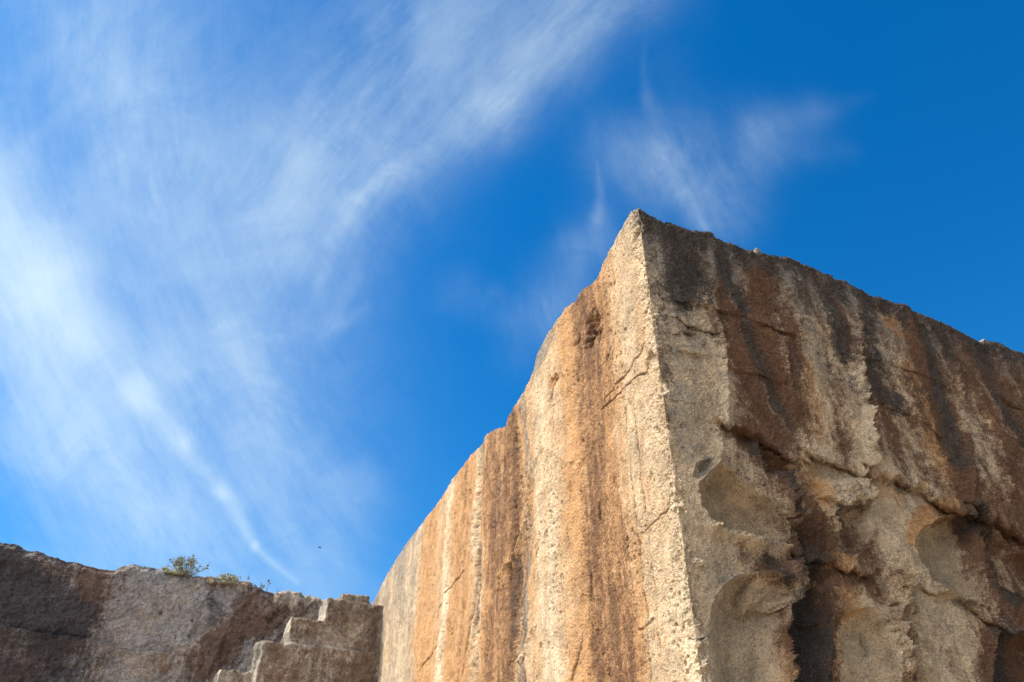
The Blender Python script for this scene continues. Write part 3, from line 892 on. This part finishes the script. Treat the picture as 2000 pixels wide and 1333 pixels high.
    for ch in (BROWN, BLACK, ORANGE):
        mr[ch] = (mr[ch] * (1 - .85 * scour)).astype(f32)
    mr[GREY] = np.maximum(mr[GREY] * (1 - scour), .30 * scour).astype(f32)
    for i in range(6):
        c0 = M[i][:, ic].copy()
        M[i][:, Rs] = mr[i]
        M[i][:, ic] = (c0 + mr[i][:, 0]) * .5
    # the two faces meet in a ragged arris
    H0 = H[:, ic].copy()
    H[:, Rs] = h
    H[:, ic] = .5 * (H0 + h[:, 0])

    # ---------------- put it in the world
    nl = np.array([NL_[0], NL_[1]]); nr = np.array([NR_[0], NR_[1]])
    b = ss(-.06, .06, u)[None, :]
    NX = nl[0] * (1 - b) + nr[0] * b
    NY = nl[1] * (1 - b) + nr[1] * b
    ll = np.hypot(NX, NY); NX = NX / ll; NY = NY / ll
    BX = CORNER[0] + np.where(u < 0, -u * EL_[0], u * ER_[0])[None, :]
    BY = CORNER[1] + np.where(u < 0, -u * EL_[1], u * ER_[1])[None, :]
    arr = .09 * fbm(np.abs(U) * 2.2, Z * 2.2, 5, .62, 131) + .05 * fbm(np.abs(U) * 12, Z * 12, 4, .65, 132)
    arr = arr - .11 * ss(.12, .40, fbm(np.abs(U) * 3.0, Z * 2.4, 3, .6, 136))
    crumble = ss(.40, 0, np.abs(u))[None, :]
    H = H + (arr - .03) * crumble
    # worn brow below the rim
    brow = ss(.16, 0, TOPF - Z) ** 2
    H = H - brow * .07 + .05 * ss(.35, 0, TOPF - Z) * fbm(U * 5, Z * 5, 3, .6, 133)
    X = BX + H * NX; Y = BY + H * NY
    ZZ = Z - SAG
    # top surface: from the rim inwards over the block
    cen = CORNER + EL_ * 9 + ER_ * 8
    rowsX, rowsY, rowsZ = [X], [Y], [ZZ]
    tw = [.002, .005, .010, .018, .03, .05, .09, .16, .3, .5, .75, 1.0]
    for j, t_ in enumerate(tw):
        x_ = X[-1] + (cen[0] - X[-1]) * t_; y_ = Y[-1] + (cen[1] - Y[-1]) * t_
        zt = ZZ[-1] * (1 - t_) + TOP * t_ - .02 + .05 * fbm(x_ * 2, y_ * 2, 4, .6, 141) * min(1, t_ * 20)
        rowsX.append(x_[None]); rowsY.append(y_[None]); rowsZ.append(zt[None])
    X = np.concatenate(rowsX); Y = np.concatenate(rowsY); ZZ = np.concatenate(rowsZ)
    ext = len(tw)
    masks = []
    for i in range(6):
        lastrow = np.repeat(M[i][-1:], ext, 0)
        masks.append(np.concatenate([M[i], lastrow]))
    nr_, nc_ = X.shape
    V = np.stack([X.ravel(), Y.ravel(), ZZ.ravel()], 1)
    F = grid_faces(nr_, nc_)
    # close the hidden far side
    add = np.array([[i * nc_ + nc_ - 1, i * nc_, (i + 1) * nc_, (i + 1) * nc_ + nc_ - 1] for i in range(nr_ - 1)])
    F = np.concatenate([F, add])
    o = link_mesh('quarry_block', V, F, M_BLOCK, masks)
    tag(o, 'huge cut limestone block with a sunlit streaked side and a shaded hollowed side', 'rock face')


build_block()


# ------------------------------------------------------------------ back wall
RIM_B = poly(SB, [(-400, 960), (-150, 1020), (0, 1057), (20, 1061), (42, 1066), (52, 1074), (75, 1078), (105, 1090), (128, 1097), (150, 1098), (170, 1106),
                  (200, 1112), (222, 1116), (235, 1106), (260, 1103), (290, 1108), (320, 1110), (345, 1116), (375, 1121), (400, 1124),
                  (430, 1130), (455, 1137), (480, 1146), (500, 1148), (520, 1153), (538, 1161), (560, 1168), (580, 1173), (620, 1178), (680, 1185), (760, 1200)])


def build_back():
    RB = sorted(RIM_B)
    ub = np.array([p[0] for p in RB]); zb = np.array([p[1] for p in RB])
    # towards the corner the wall is negative u
    fine = np.arange(-14.5, 3.5, .03)
    u = np.concatenate([np.linspace(-34, -14.6, 60), fine, np.linspace(3.6, 12, 20)])
    top = np.interp(u, ub, zb) + .05 * fbm(u * 3, u * 0 + 9, 4, .6, 201) + .02 * fbm(u * 14, u * 0 + 9, 3, .6, 202)
    lo = np.linspace(-.3, 5.5, 20)[:-1]
    n = 260
    rf = np.linspace(0, 1, n)
    Z = np.empty((len(lo) + n, len(u)), f32)
    for i, z in enumerate(lo):
        Z[i] = z
    Z[len(lo):] = 5.5 + (top[None, :] - 5.5) * rf[:, None]
    U = np.broadcast_to(u[None, :].astype(f32), Z.shape).copy()
    T_ = np.broadcast_to(top[None, :].astype(f32), Z.shape)
    wU = U + .10 * fbm(U * 1.4, Z * 1.4, 4, .6, 211); wZ = Z + .10 * fbm(U * 1.4 + 9, Z * 1.4, 4, .6, 212)
    H = .25 * fbm(U * .25, Z * .25, 3, .5, 213) + .12 * fbm((wU + wZ * .6) * .9, wZ * .6, 4, .55, 214) + .14 * worley(wU * .8 + wZ * .4, wZ * .9, 219) + .08 * fbm(wU * 3.5, wZ * 3.5, 4, .62, 215) \
        + .035 * fbm(U * 10, Z * 10, 2, .6, 216)
    for p, dp in (([(-100, 1205), (0, 1226), (50, 1235), (120, 1247), (160, 1250), (205, 1258)], .26),
                  ([(240, 1270), (290, 1272), (330, 1275), (360, 1282)], .08)):
        a, b = ledge(wU, wZ, poly(SB, p), -dp, .5, .3, .8)
        H = H + a
    for p, w_, d_ in (([(375, 1200), (365, 1260), (350, 1333)], .10, .10), ([(410, 1150), (385, 1190), (375, 1240)], .09, .06),
                      ([(440, 1230), (400, 1333)], .09, .10), ([(490, 1165), (440, 1220)], .08, .08),
                      ([(300, 1270), (298, 1333)], .10, .05)):
        H = H + ridge(wU, wZ, poly(SB, p), w_, d_)
    for (x, y, rad) in ((545, 1192, .10), (537, 1204, .16), (526, 1216, .14), (520, 1210, .08), (547, 1185, .08), (315, 1196, .08), (374, 1212, .07), (370, 1243, .07)):
        cu, cz = SB(x, y)
        H = H - .12 * ss(rad, rad * .3, np.hypot(wU - cu, wZ - cz))
    H = H - .04 * ss(.3, .05, worley(wU * 3.2, wZ * 3.2, 217)) * ss(0, .5, gn(U * .6, Z * .6, 218))
    H = H - .12 * ss(.3, 0, T_ - Z) ** 2
    M = [np.zeros(Z.shape, f32) for _ in range(6)]
    BROWN, BLACK, PALE, ORANGE, GREY, PIT = range(6)
    # stains lean: they run down and to the left
    sk = U + (T_ - Z) * .55
    n1 = fbm(sk * .55, Z * .25, 4, .6, 221)
    M[BLACK] = (.60 * ss(-1, -10.5, U + 2.2 * n1) * ss(-.55, .25, n1 + .1) + .12).astype(f32)
    M[BROWN] = (.55 * ss(-.2, .5, fbm(sk * .7 + 4, Z * .3, 4, .6, 222)) + .15).astype(f32)
    M[GREY] = (.45 + .45 * ss(-.3, .4, fbm(sk * .8 + 9, Z * .5, 4, .6, 223))).astype(f32)
    M[BLACK] = np.maximum(M[BLACK], .4 * ss(.9, .1, T_ - Z + .3 * n1)).astype(f32)
    sU = U + (T_ - Z) * .25 + .6 * fbm(U * .9, Z * .9, 5, .65, 224); sZ = Z + .5 * fbm(U * .9 + 5, Z * .9, 5, .65, 225)
    for p, w_ in (([(250, 1180), (320, 1240), (350, 1320)], 1.0), ([(330, 1140), (400, 1230)], .7)):
        D, T = seg_field(sU, sZ, poly(SB, p), 3 * w_)
        k = 1 - .7 * ss(w_ * 2.0, w_ * .1, D)
        for ch in (BROWN, BLACK):
            M[ch] = (M[ch] * k).astype(f32)
    for ch, p, w_, a_ in (
        (BROWN, [(190, 1125), (180, 1200), (120, 1333)], .7, .8), (BROWN, [(40, 1100), (90, 1130)], .5, .6), (BROWN, [(510, 1155), (480, 1230), (450, 1300)], .6, .75),
        (BROWN, [(560, 1180), (520, 1240)], .5, .8), (BROWN, [(30, 1270), (100, 1333)], .6, .7), (BLACK, [(-20, 1090), (60, 1170), (150, 1230)], 1.1, .80), (PALE, [(280, 1140), (340, 1200), (330, 1300)], 1.0, .42), (PALE, [(0, 1224), (50, 1233), (120, 1245), (205, 1256)], .05, .7), (BLACK, [(0, 1300), (10, 1333)], .6, .8),
        (BLACK, [(170, 1260), (150, 1333)], .45, .7), (BLACK, [(420, 1180), (440, 1210)], .4, .5), (BLACK, [(180, 1190), (140, 1230)], .4, .7), (BLACK, [(240, 1310), (210, 1333)], .3, .4),
        (PALE, [(330, 1230), (300, 1180)], .6, .35), (PALE, [(385, 1220), (400, 1300)], .35, .5), (PALE, [(110, 1180), (60, 1230)], .15, .5), (PALE, [(60, 1290), (30, 1333)], .2, .45),
        (ORANGE, [(340, 1310), (420, 1290)], .5, .4), (ORANGE, [(470, 1270), (500, 1240)], .3, .5), (ORANGE, [(530, 1160), (570, 1180)], .2, .4)):
        paint(M, ch, sU, sZ, poly(SB, p), w_, a_)
    X = BACK0[0] + EB_[0] * u[None] + H * NB_[0]; Y = BACK0[1] + EB_[1] * u[None] + H * NB_[1]
    rX, rY, rZ = [X], [Y], [Z]
    tw = [.1, .25, .5, 1.0, 2.0, 4, 7]
    for d in tw:
        x_ = X[-1] - NB_[0] * d; y_ = Y[-1] - NB_[1] * d
        rX.append(x_[None]); rY.append(y_[None])
        rZ.append((Z[-1] - .03 + .10 * fbm(x_ * 1.5, y_ * 1.5, 3, .6, 231) * min(1, d))[None])
    rX.append(rX[-1]); rY.append(rY[-1]); rZ.append(rZ[-1] * 0 - .3)
    X = np.concatenate(rX); Y = np.concatenate(rY); Zf = np.concatenate(rZ)
    masks = [np.concatenate([m_, np.repeat(m_[-1:], len(tw) + 1, 0)]) for m_ in M]
    o = link_mesh('quarry_wall', np.stack([X.ravel(), Y.ravel(), Zf.ravel()], 1), grid_faces(*X.shape), M_BACK, masks)
    tag(o, 'long dark stained rock wall in shade at lower left behind the cut steps', 'rock wall')


build_back()


# ------------------------------------------------------------------ solids worn from boxes
def worn_solid(name, boxes, voxel, mat, label, cat, frame, amp=1.0, mask_fn=None, group=None, seed=0, crumbs=0.0):
    """boxes: (u0,u1,d0,d1,z0,z1[,flare]) in a wall's own frame; fused, then worn"""
    P, E, N = frame
    bm = bmesh.new()
    for bx in boxes:
        u0, u1, d0, d1, z0, z1 = bx[:6]
        fl = bx[6] if len(bx) > 6 else 0
        vs = []
        for z in (z0, z1):
            ff = fl if z == z0 else 0
            for (a, d) in ((u0 - ff, d0), (u1, d0), (u1, d1), (u0 - ff, d1)):
                x = P[0] + E[0] * a + N[0] * d; y = P[1] + E[1] * a + N[1] * d
                vs.append(bm.verts.new((x, y, z)))
        for q_ in ((0, 3, 2, 1), (4, 5, 6, 7), (0, 1, 5, 4), (1, 2, 6, 5), (2, 3, 7, 6), (3, 0, 4, 7)):
            bm.faces.new([vs[i] for i in q_])
    bmesh.ops.recalc_face_normals(bm, faces=bm.faces)
    me = bpy.data.meshes.new(name + '_form'); bm.to_mesh(me); bm.free()
    tmp = bpy.data.objects.new(name + '_form', me); COL.objects.link(tmp)
    rm = tmp.modifiers.new('r', 'REMESH'); rm.mode = 'VOXEL'; rm.voxel_size = voxel
    sm = tmp.modifiers.new('s', 'SMOOTH'); sm.iterations = 4; sm.factor = .5
    dg = bpy.context.evaluated_depsgraph_get()
    ev = tmp.evaluated_get(dg)
    m2 = bpy.data.meshes.new_from_object(ev)
    n = len(m2.vertices)
    V = np.empty(n * 3, f32); m2.vertices.foreach_get('co', V); V = V.reshape(-1, 3)
    NN = np.empty(n * 3, f32); m2.vertices.foreach_get('normal', NN); NN = NN.reshape(-1, 3)
    a = (V[:, 0] - P[0]) * E[0] + (V[:, 1] - P[1]) * E[1]
    d = (V[:, 0] - P[0]) * N[0] + (V[:, 1] - P[1]) * N[1]
    z = V[:, 2]
    s1, s2 = a * 1.0 + d * .73 + seed, z * 1.0 - d * .61 + seed * 2
    disp = .09 * fbm(s1 * 1.1, s2 * 1.3, 4, .55, 301) + .07 * fbm(s1 * 4, s2 * 4, 4, .62, 302) + .018 * fbm(s1 * 13, s2 * 13, 3, .6, 303)
    disp -= .04 * ss(.3, .05, worley(s1 * 4, s2 * 4, 304)) * ss(-.1, .5, gn(s1, s2, 305))
    if crumbs:
        disp += crumbs * fbm(s1 * 3, s2 * 3, 3, .6, 306, ridge=True)
    V = V + NN * (disp * amp)[:, None]
    M = [np.zeros(n, f32) for _ in range(6)]
    if mask_fn:
        mask_fn(M, a, d, z, NN)
    else:
        M[4][:] = .4 + .3 * gn(s1 * 2, s2 * 2, 307)
        M[0][:] = .3 + .4 * gn(s1 * 1.5, s2 * 1.5, 308)
        M[2][:] = .3 * (NN[:, 2] > .5)
    m2.vertices.foreach_set('co', V.astype(f32).ravel())
    m2.polygons.foreach_set('use_smooth', np.ones(len(m2.polygons), bool))
    for an, (x, y, w) in (('stain_a', M[0:3]), ('stain_b', M[3:6])):
        at = m2.attributes.new(an, 'FLOAT_VECTOR', 'POINT')
        at.data.foreach_set('vector', np.stack([x, y, w], 1).astype(f32).ravel())
    m2.materials.clear(); m2.materials.append(mat)
    m2.name = name
    m2.update()
    bpy.data.objects.remove(tmp); bpy.data.meshes.remove(me)
    o = bpy.data.objects.new(name, m2); COL.objects.link(o)
    tag(o, label, cat, group)
    return o


STAIR0 = BACK0 + NB_ * 1.25       # front plane of the cut steps
SF = (STAIR0, EB_, NB_)


def SS_(px, py):
    return survey(STAIR0, EB_, NB_, px, py)


def build_steps():
    us = {}
    pts = [((430, 1306)), ((503, 1250)), ((569, 1205)), ((640, 1168)), ((752, 1183))]
    q_ = [SS_(*p) for p in pts]
    zb = -.3
    right = SS_(790, 1180)[0]
    dep = 1.5
    boxes = []
    bases = [SS_(418, 1345), SS_(495, 1300), SS_(561, 1252), SS_(633, 1209)]
    for i in range(4):
        u0, z1 = q_[i]
        bu = bases[i][0]
        fl = max(.02, u0 - bu)
        zbase = bases[i][1] - .1
        boxes.append((u0, right, -dep, 0.0, zbase, z1, fl * 1.15))
        pr = [.10, .05, .02, 0][i]
        boxes.append((u0 - fl * 1.1 + .04, right, -dep, pr, zb, zbase + .04))
    # proud courses whose tops catch the light
    a1, z1 = SS_(507, 1252)
    boxes.append((a1 + .06, right, -dep, .20, zb, z1 - .02))
    a2, z2 = SS_(640, 1272)

    def mk(M, a, d, z, NN):
        M[4][:] = .45 + .5 * fbm(a * .9, z * .9, 3, .6, 401)
        M[0][:] = .42 + .7 * fbm(a * 1.1 + 5, z * .6, 4, .6, 402) + .25 * ss(-1.8, .3, a)
        M[1][:] = .18 + .6 * fbm(a * 1.5 + 8, z * 1.1, 4, .6, 403)
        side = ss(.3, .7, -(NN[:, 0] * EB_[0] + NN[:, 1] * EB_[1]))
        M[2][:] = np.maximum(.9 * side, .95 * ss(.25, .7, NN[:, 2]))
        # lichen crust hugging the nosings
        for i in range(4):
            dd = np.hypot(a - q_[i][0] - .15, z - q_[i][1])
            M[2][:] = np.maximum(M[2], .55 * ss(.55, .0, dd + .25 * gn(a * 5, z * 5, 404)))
        D, T = seg_field(a, z, [SS_(507, 1249), SS_(600, 1259), SS_(680, 1277), SS_(722, 1288)], .4)  # pale line along the course ledge: its sunlit edge put into the colour
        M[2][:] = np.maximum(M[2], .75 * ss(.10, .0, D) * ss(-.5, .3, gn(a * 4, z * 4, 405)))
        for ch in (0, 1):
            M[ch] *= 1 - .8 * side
        for i in range(6):
            np.clip(M[i], 0, .95, out=M[i])
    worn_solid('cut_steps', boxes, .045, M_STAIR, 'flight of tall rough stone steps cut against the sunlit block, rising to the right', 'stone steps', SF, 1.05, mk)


build_steps()

BF = (BACK0, EB_, NB_)


def build_loose():
    # low broken course on the wall top, left of the highest step
    a0, z0 = SB(541, 1160); a1, _ = SB(645, 1180)
    zb = SB(600, 1180)[1]
    worn_solid('parapet_course', [(a0, a0 + 1.0, -.9, .02, zb - .25, z0 + .02), (a0 + .5, a1 + .6, -.9, .05, zb - .25, z0 - .02), (a0 + .15, a0 + .7, -.8, .0, zb - .25, z0 + .10)],
               .05, M_STAIR, 'low broken course of pale rubble on the wall rim left of the highest step', 'rubble', BF, 1.3, seed=3, crumbs=.08)
    # squarish boulder beside the block
    a0, zt = SS_(676, 1157); a1, _ = SS_(724, 1158)
    zb = SS_(700, 1179)[1]
    worn_solid('boulder', [(a0 - .04, a1 + .08, -1.3, -.30, zb - .1, zt + .10), (a0 - .10, a1 + .12, -1.25, -.36, zb - .1, zt - .12)],
               .035, M_STAIR, 'squat pale boulder on the highest step beside the sunlit block', 'boulder', SF, 1.5, seed=9)
    # slabs lying on the rim under the plants
    data = [(404, 428, 1123, 1134, .5, 'small flat stone on the wall rim between the tall bush and the low plant'),
            (458, 494, 1131, 1148, .6, 'reddish stone behind the low grey plant on the wall rim'),
            (500, 520, 1149, 1156, .4, 'small pale stone right of the low grey plant on the wall rim')]
    for i, (x0, x1, yt, yb, dp, lab) in enumerate(data):
        a0, zt = SB(x0, yt); a1, _ = SB(x1, yt); zb = SB((x0 + x1) / 2, yb)[1]
        worn_solid('rim_stone', [(a0, a1, -dp - .2, -.1, zb - .1, zt - .02), (a0 + .1, a1 - .1, -dp, -.02, zb - .1, zt - .10)], .035, M_STAIR, lab, 'stone', BF, 1.0, seed=i * 5, crumbs=.04)
    a0, zt = SR(1924, 659)
    worn_solid('rim_stone', [(a0 - .02, a0 + .12, -.25, -.03, zt - .15, zt)], .02, M_STAIR, 'thin pale stone on the shaded rim of the great block at far right', 'stone',
               (CORNER, ER_, NR_), .5, seed=2)
    a0, zt = SR(1480, 483)
    worn_solid('rim_stone', [(a0 - .02, a0 + .10, -.22, -.03, zt - .12, zt)], .02, M_STAIR, 'small white stone on the shaded rim halfway from the peak to the frame edge', 'stone',
               (CORNER, ER_, NR_), .5, seed=6)


build_loose()

# ------------------------------------------------------------------ plants on the rim
M_LEAF = plain_material('grey_green_leaf', (.17, .19, .12), .8, .35, 25)
M_LEAF2 = plain_material('silver_leaf', (.30, .31, .22), .8, .3, 25)
M_TWIG = plain_material('dry_twig', (.16, .12, .07), .9, .3, 40)
M_SEED = plain_material('seed_head', (.13, .09, .05), .9, .3, 40)


def tube(bm, pts, r0, r1, n=5):
    ring = []
    for i, p in enumerate(pts):
        p = Vector(p)
        d = (Vector(pts[min(i + 1, len(pts) - 1)]) - Vector(pts[max(i - 1, 0)])).normalized()
        a = d.orthogonal().normalized(); b = d.cross(a)
        r = r0 + (r1 - r0) * i / (len(pts) - 1)
        ring.append([bm.verts.new(p + a * r * math.cos(2 * math.pi * k / n) + b * r * math.sin(2 * math.pi * k / n)) for k in range(n)])
    for i in range(len(ring) - 1):
        for k in range(n):
            bm.faces.new((ring[i][k], ring[i][(k + 1) % n], ring[i + 1][(k + 1) % n], ring[i + 1][k]))
    bm.faces.new(ring[0][::-1]); bm.faces.new(ring[-1])


def blob(bm, c, r):
    bmesh.ops.create_icosphere(bm, subdivisions=1, radius=r, matrix=__import__('mathutils').Matrix.Translation(c))


def leaf(bm, c, L, W, rnd):
    d = Vector((rnd.gauss(0, 1), rnd.gauss(0, 1), abs(rnd.gauss(.4, .7)))).normalized()
    s = d.orthogonal().normalized()
    s.rotate(__import__('mathutils').Quaternion(d, rnd.random() * 6.28))
    up = d.cross(s) * W * .25
    v = [bm.verts.new(Vector(c)), bm.verts.new(Vector(c) + d * L * .5 + s * W * .5 + up), bm.verts.new(Vector(c) + d * L), bm.verts.new(Vector(c) + d * L * .5 - s * W * .5 + up)]
    bm.faces.new(v)


def finish(bm, name, mat, parent, label=None):
    me = bpy.data.meshes.new(name); bm.to_mesh(me); bm.free()
    me.materials.append(mat)
    o = bpy.data.objects.new(name, me); COL.objects.link(o); o.parent = parent
    if label:
        o['label'] = label
    return o


def plant(name, base, stems, spread, height, leaves, seed, label, cat, leafmat, lean=0.0, heads=0.0, group=None, twig=.008, leafsize=.06, low=0.0, headr=.028):
    rnd = random.Random(seed)
    root = bpy.data.objects.new(name, None); COL.objects.link(root)
    root.location = base
    tag(root, label, cat, group)
    bs = bmesh.new(); bl = bmesh.new(); heads_at = []
    for i in range(stems):
        ang = rnd.random() * 6.283
        rr = spread * math.sqrt(rnd.random())
        hh = height * (1 - .55 * (rr / spread) ** 2) * (.65 + .45 * rnd.random())
        tip = Vector((math.cos(ang) * rr + lean * hh, math.sin(ang) * rr * .7, hh))
        st = Vector((math.cos(ang) * rr * .18, math.sin(ang) * rr * .15, -.03))
        mid = st.lerp(tip, .5) + Vector((rnd.gauss(0, .03), rnd.gauss(0, .03), .04)) * height
        tube(bs, [st, mid, tip], twig, twig * .4, 4)
        ends = [tip]
        for b in range(rnd.randint(1, 3)):
            s_ = mid.lerp(tip, rnd.random() * .7)
            e_ = s_ + Vector((rnd.gauss(0, 1), rnd.gauss(0, 1), abs(rnd.gauss(.6, .5)))).normalized() * height * .28 * (.5 + rnd.random())
            tube(bs, [s_, s_.lerp(e_, .5) + Vector((0, 0, .01)), e_], twig * .5, twig * .25, 3)
            ends.append(e_)
        for e_ in ends:
            if rnd.random() < heads:
                heads_at.append((e_.copy(), headr * (.7 + .5 * rnd.random())))
        for l in range(leaves):
            if rnd.random() < low:
                c = st.lerp(tip, rnd.random() * .5) + Vector((rnd.gauss(0, 1), rnd.gauss(0, 1), rnd.gauss(0, .6))) * spread * .18
                c.z = max(c.z, 0)
            else:
                e_ = rnd.choice(ends)
                c = e_ + Vector((rnd.gauss(0, 1), rnd.gauss(0, 1), rnd.gauss(0, 1))) * height * .045
            leaf(bl, c, leafsize * (.6 + .8 * rnd.random()), leafsize * .45, rnd)
    finish(bs, 'stem', M_TWIG, root)
    if leaves:
        finish(bl, 'foliage', leafmat, root)
    else:
        bl.free()
    for c, r_ in heads_at:
        bh = bmesh.new(); blob(bh, c, r_)
        finish(bh, 'seed_head', M_SEED, root)
    return root


def onback(px, py, d=-.15):
    a, z = SB(px, py)
    return (BACK0[0] + EB_[0] * a + NB_[0] * d, BACK0[1] + EB_[1] * a + NB_[1] * d, z)


plant('shrub', onback(362, 1120, -.2), 30, .60, .66, 42, 11, 'grey green bush with brown tips, the tallest plant on the dark wall rim', 'shrub', M_LEAF, .05, .35, twig=.012, leafsize=.055, low=.45)
plant('low_plant', onback(340, 1119, -.1), 16, .45, .20, 90, 12, 'low silvery cushion plant at the left foot of the tallest bush', 'plant', M_LEAF2, 0, .1, twig=.006, leafsize=.05, low=.6)
plant('low_plant', onback(446, 1140, -.12), 26, .50, .30, 110, 13, 'low rounded grey plant beside the reddish stone on the wall rim', 'plant', M_LEAF2, 0, .2, twig=.007, leafsize=.05, low=.6)
plant('low_plant', onback(503, 1150, -.2), 9, .28, .22, 20, 14, 'sparse blue grey tuft on the wall rim right of the low rounded plant', 'plant', M_LEAF, 0, .3, twig=.006, leafsize=.04, low=.5)
for i, (x, y, h_, ln, lab) in enumerate([
    (443, 1137, .42, .10, 'short dark stalks rising from the top of the low rounded plant'),
    (478, 1143, .60, .05, 'tall thin stalk with one dark seed head above the reddish stone'),
    (521, 1152, .42, .12, 'thin leaning stalk with dark heads left of the broken course'),
    (539, 1160, .46, .20, 'bare pale grass stalk at the left end of the broken course')]):
    plant('dry_stalk', onback(x, y, -.15), 2 if i != 1 else 1, .10, h_, 0, 20 + i, lab, 'dry stalk', M_LEAF, ln, .75 if i < 3 else 0, group='dry stalks on the wall rim', twig=.007, headr=.03)
a_, z_ = SR(1897, 657)
plant('grass_stalk', (CORNER[0] + ER_[0] * a_ - NR_[0] * .1, CORNER[1] + ER_[1] * a_ - NR_[1] * .1, z_ - .02), 2, .03, .15, 0, 33,
      'tiny dry grass stalk on the shaded rim of the great block at far right', 'dry stalk', M_LEAF, .1, .4, twig=.0025, headr=.006)


# ------------------------------------------------------------------ far bird
def bird():
    px, py, dist = 624, 1070, 60.0
    r = px - 1000.0; up_ = 666.5 - py
    v = Vector((r, FPX * math.cos(PITCH) - up_ * math.sin(PITCH), FPX * math.sin(PITCH) + up_ * math.cos(PITCH))).normalized() * dist
    bm = bmesh.new()
    tube(bm, [(-.12, 0, 0), (-.04, 0, .01), (.06, 0, .0), (.12, 0, -.01)], .02, .03, 8)
    for s in (-1, 1):
        a = [bm.verts.new(x) for x in ((-.04, 0, .03), (.07, 0, .03), (.05, s * .12, .07), (-.05, s * .12, .07), (-.05, s * .26, .03), (-.01, s * .26, .03))]
        bm.faces.new((a[0], a[1], a[2], a[3])); bm.faces.new((a[3], a[2], a[5], a[4]))
    m = plain_material('dark_plumage', (.03, .028, .03), .8)
    o = finish(bm, 'bird', m, None)
    o.location = v + Vector((0, 0, CAM_Z))
    o.rotation_euler = (R(15), 0, R(30))
    tag(o, 'tiny dark bird flying in the sky above the stone steps', 'bird')


bird()
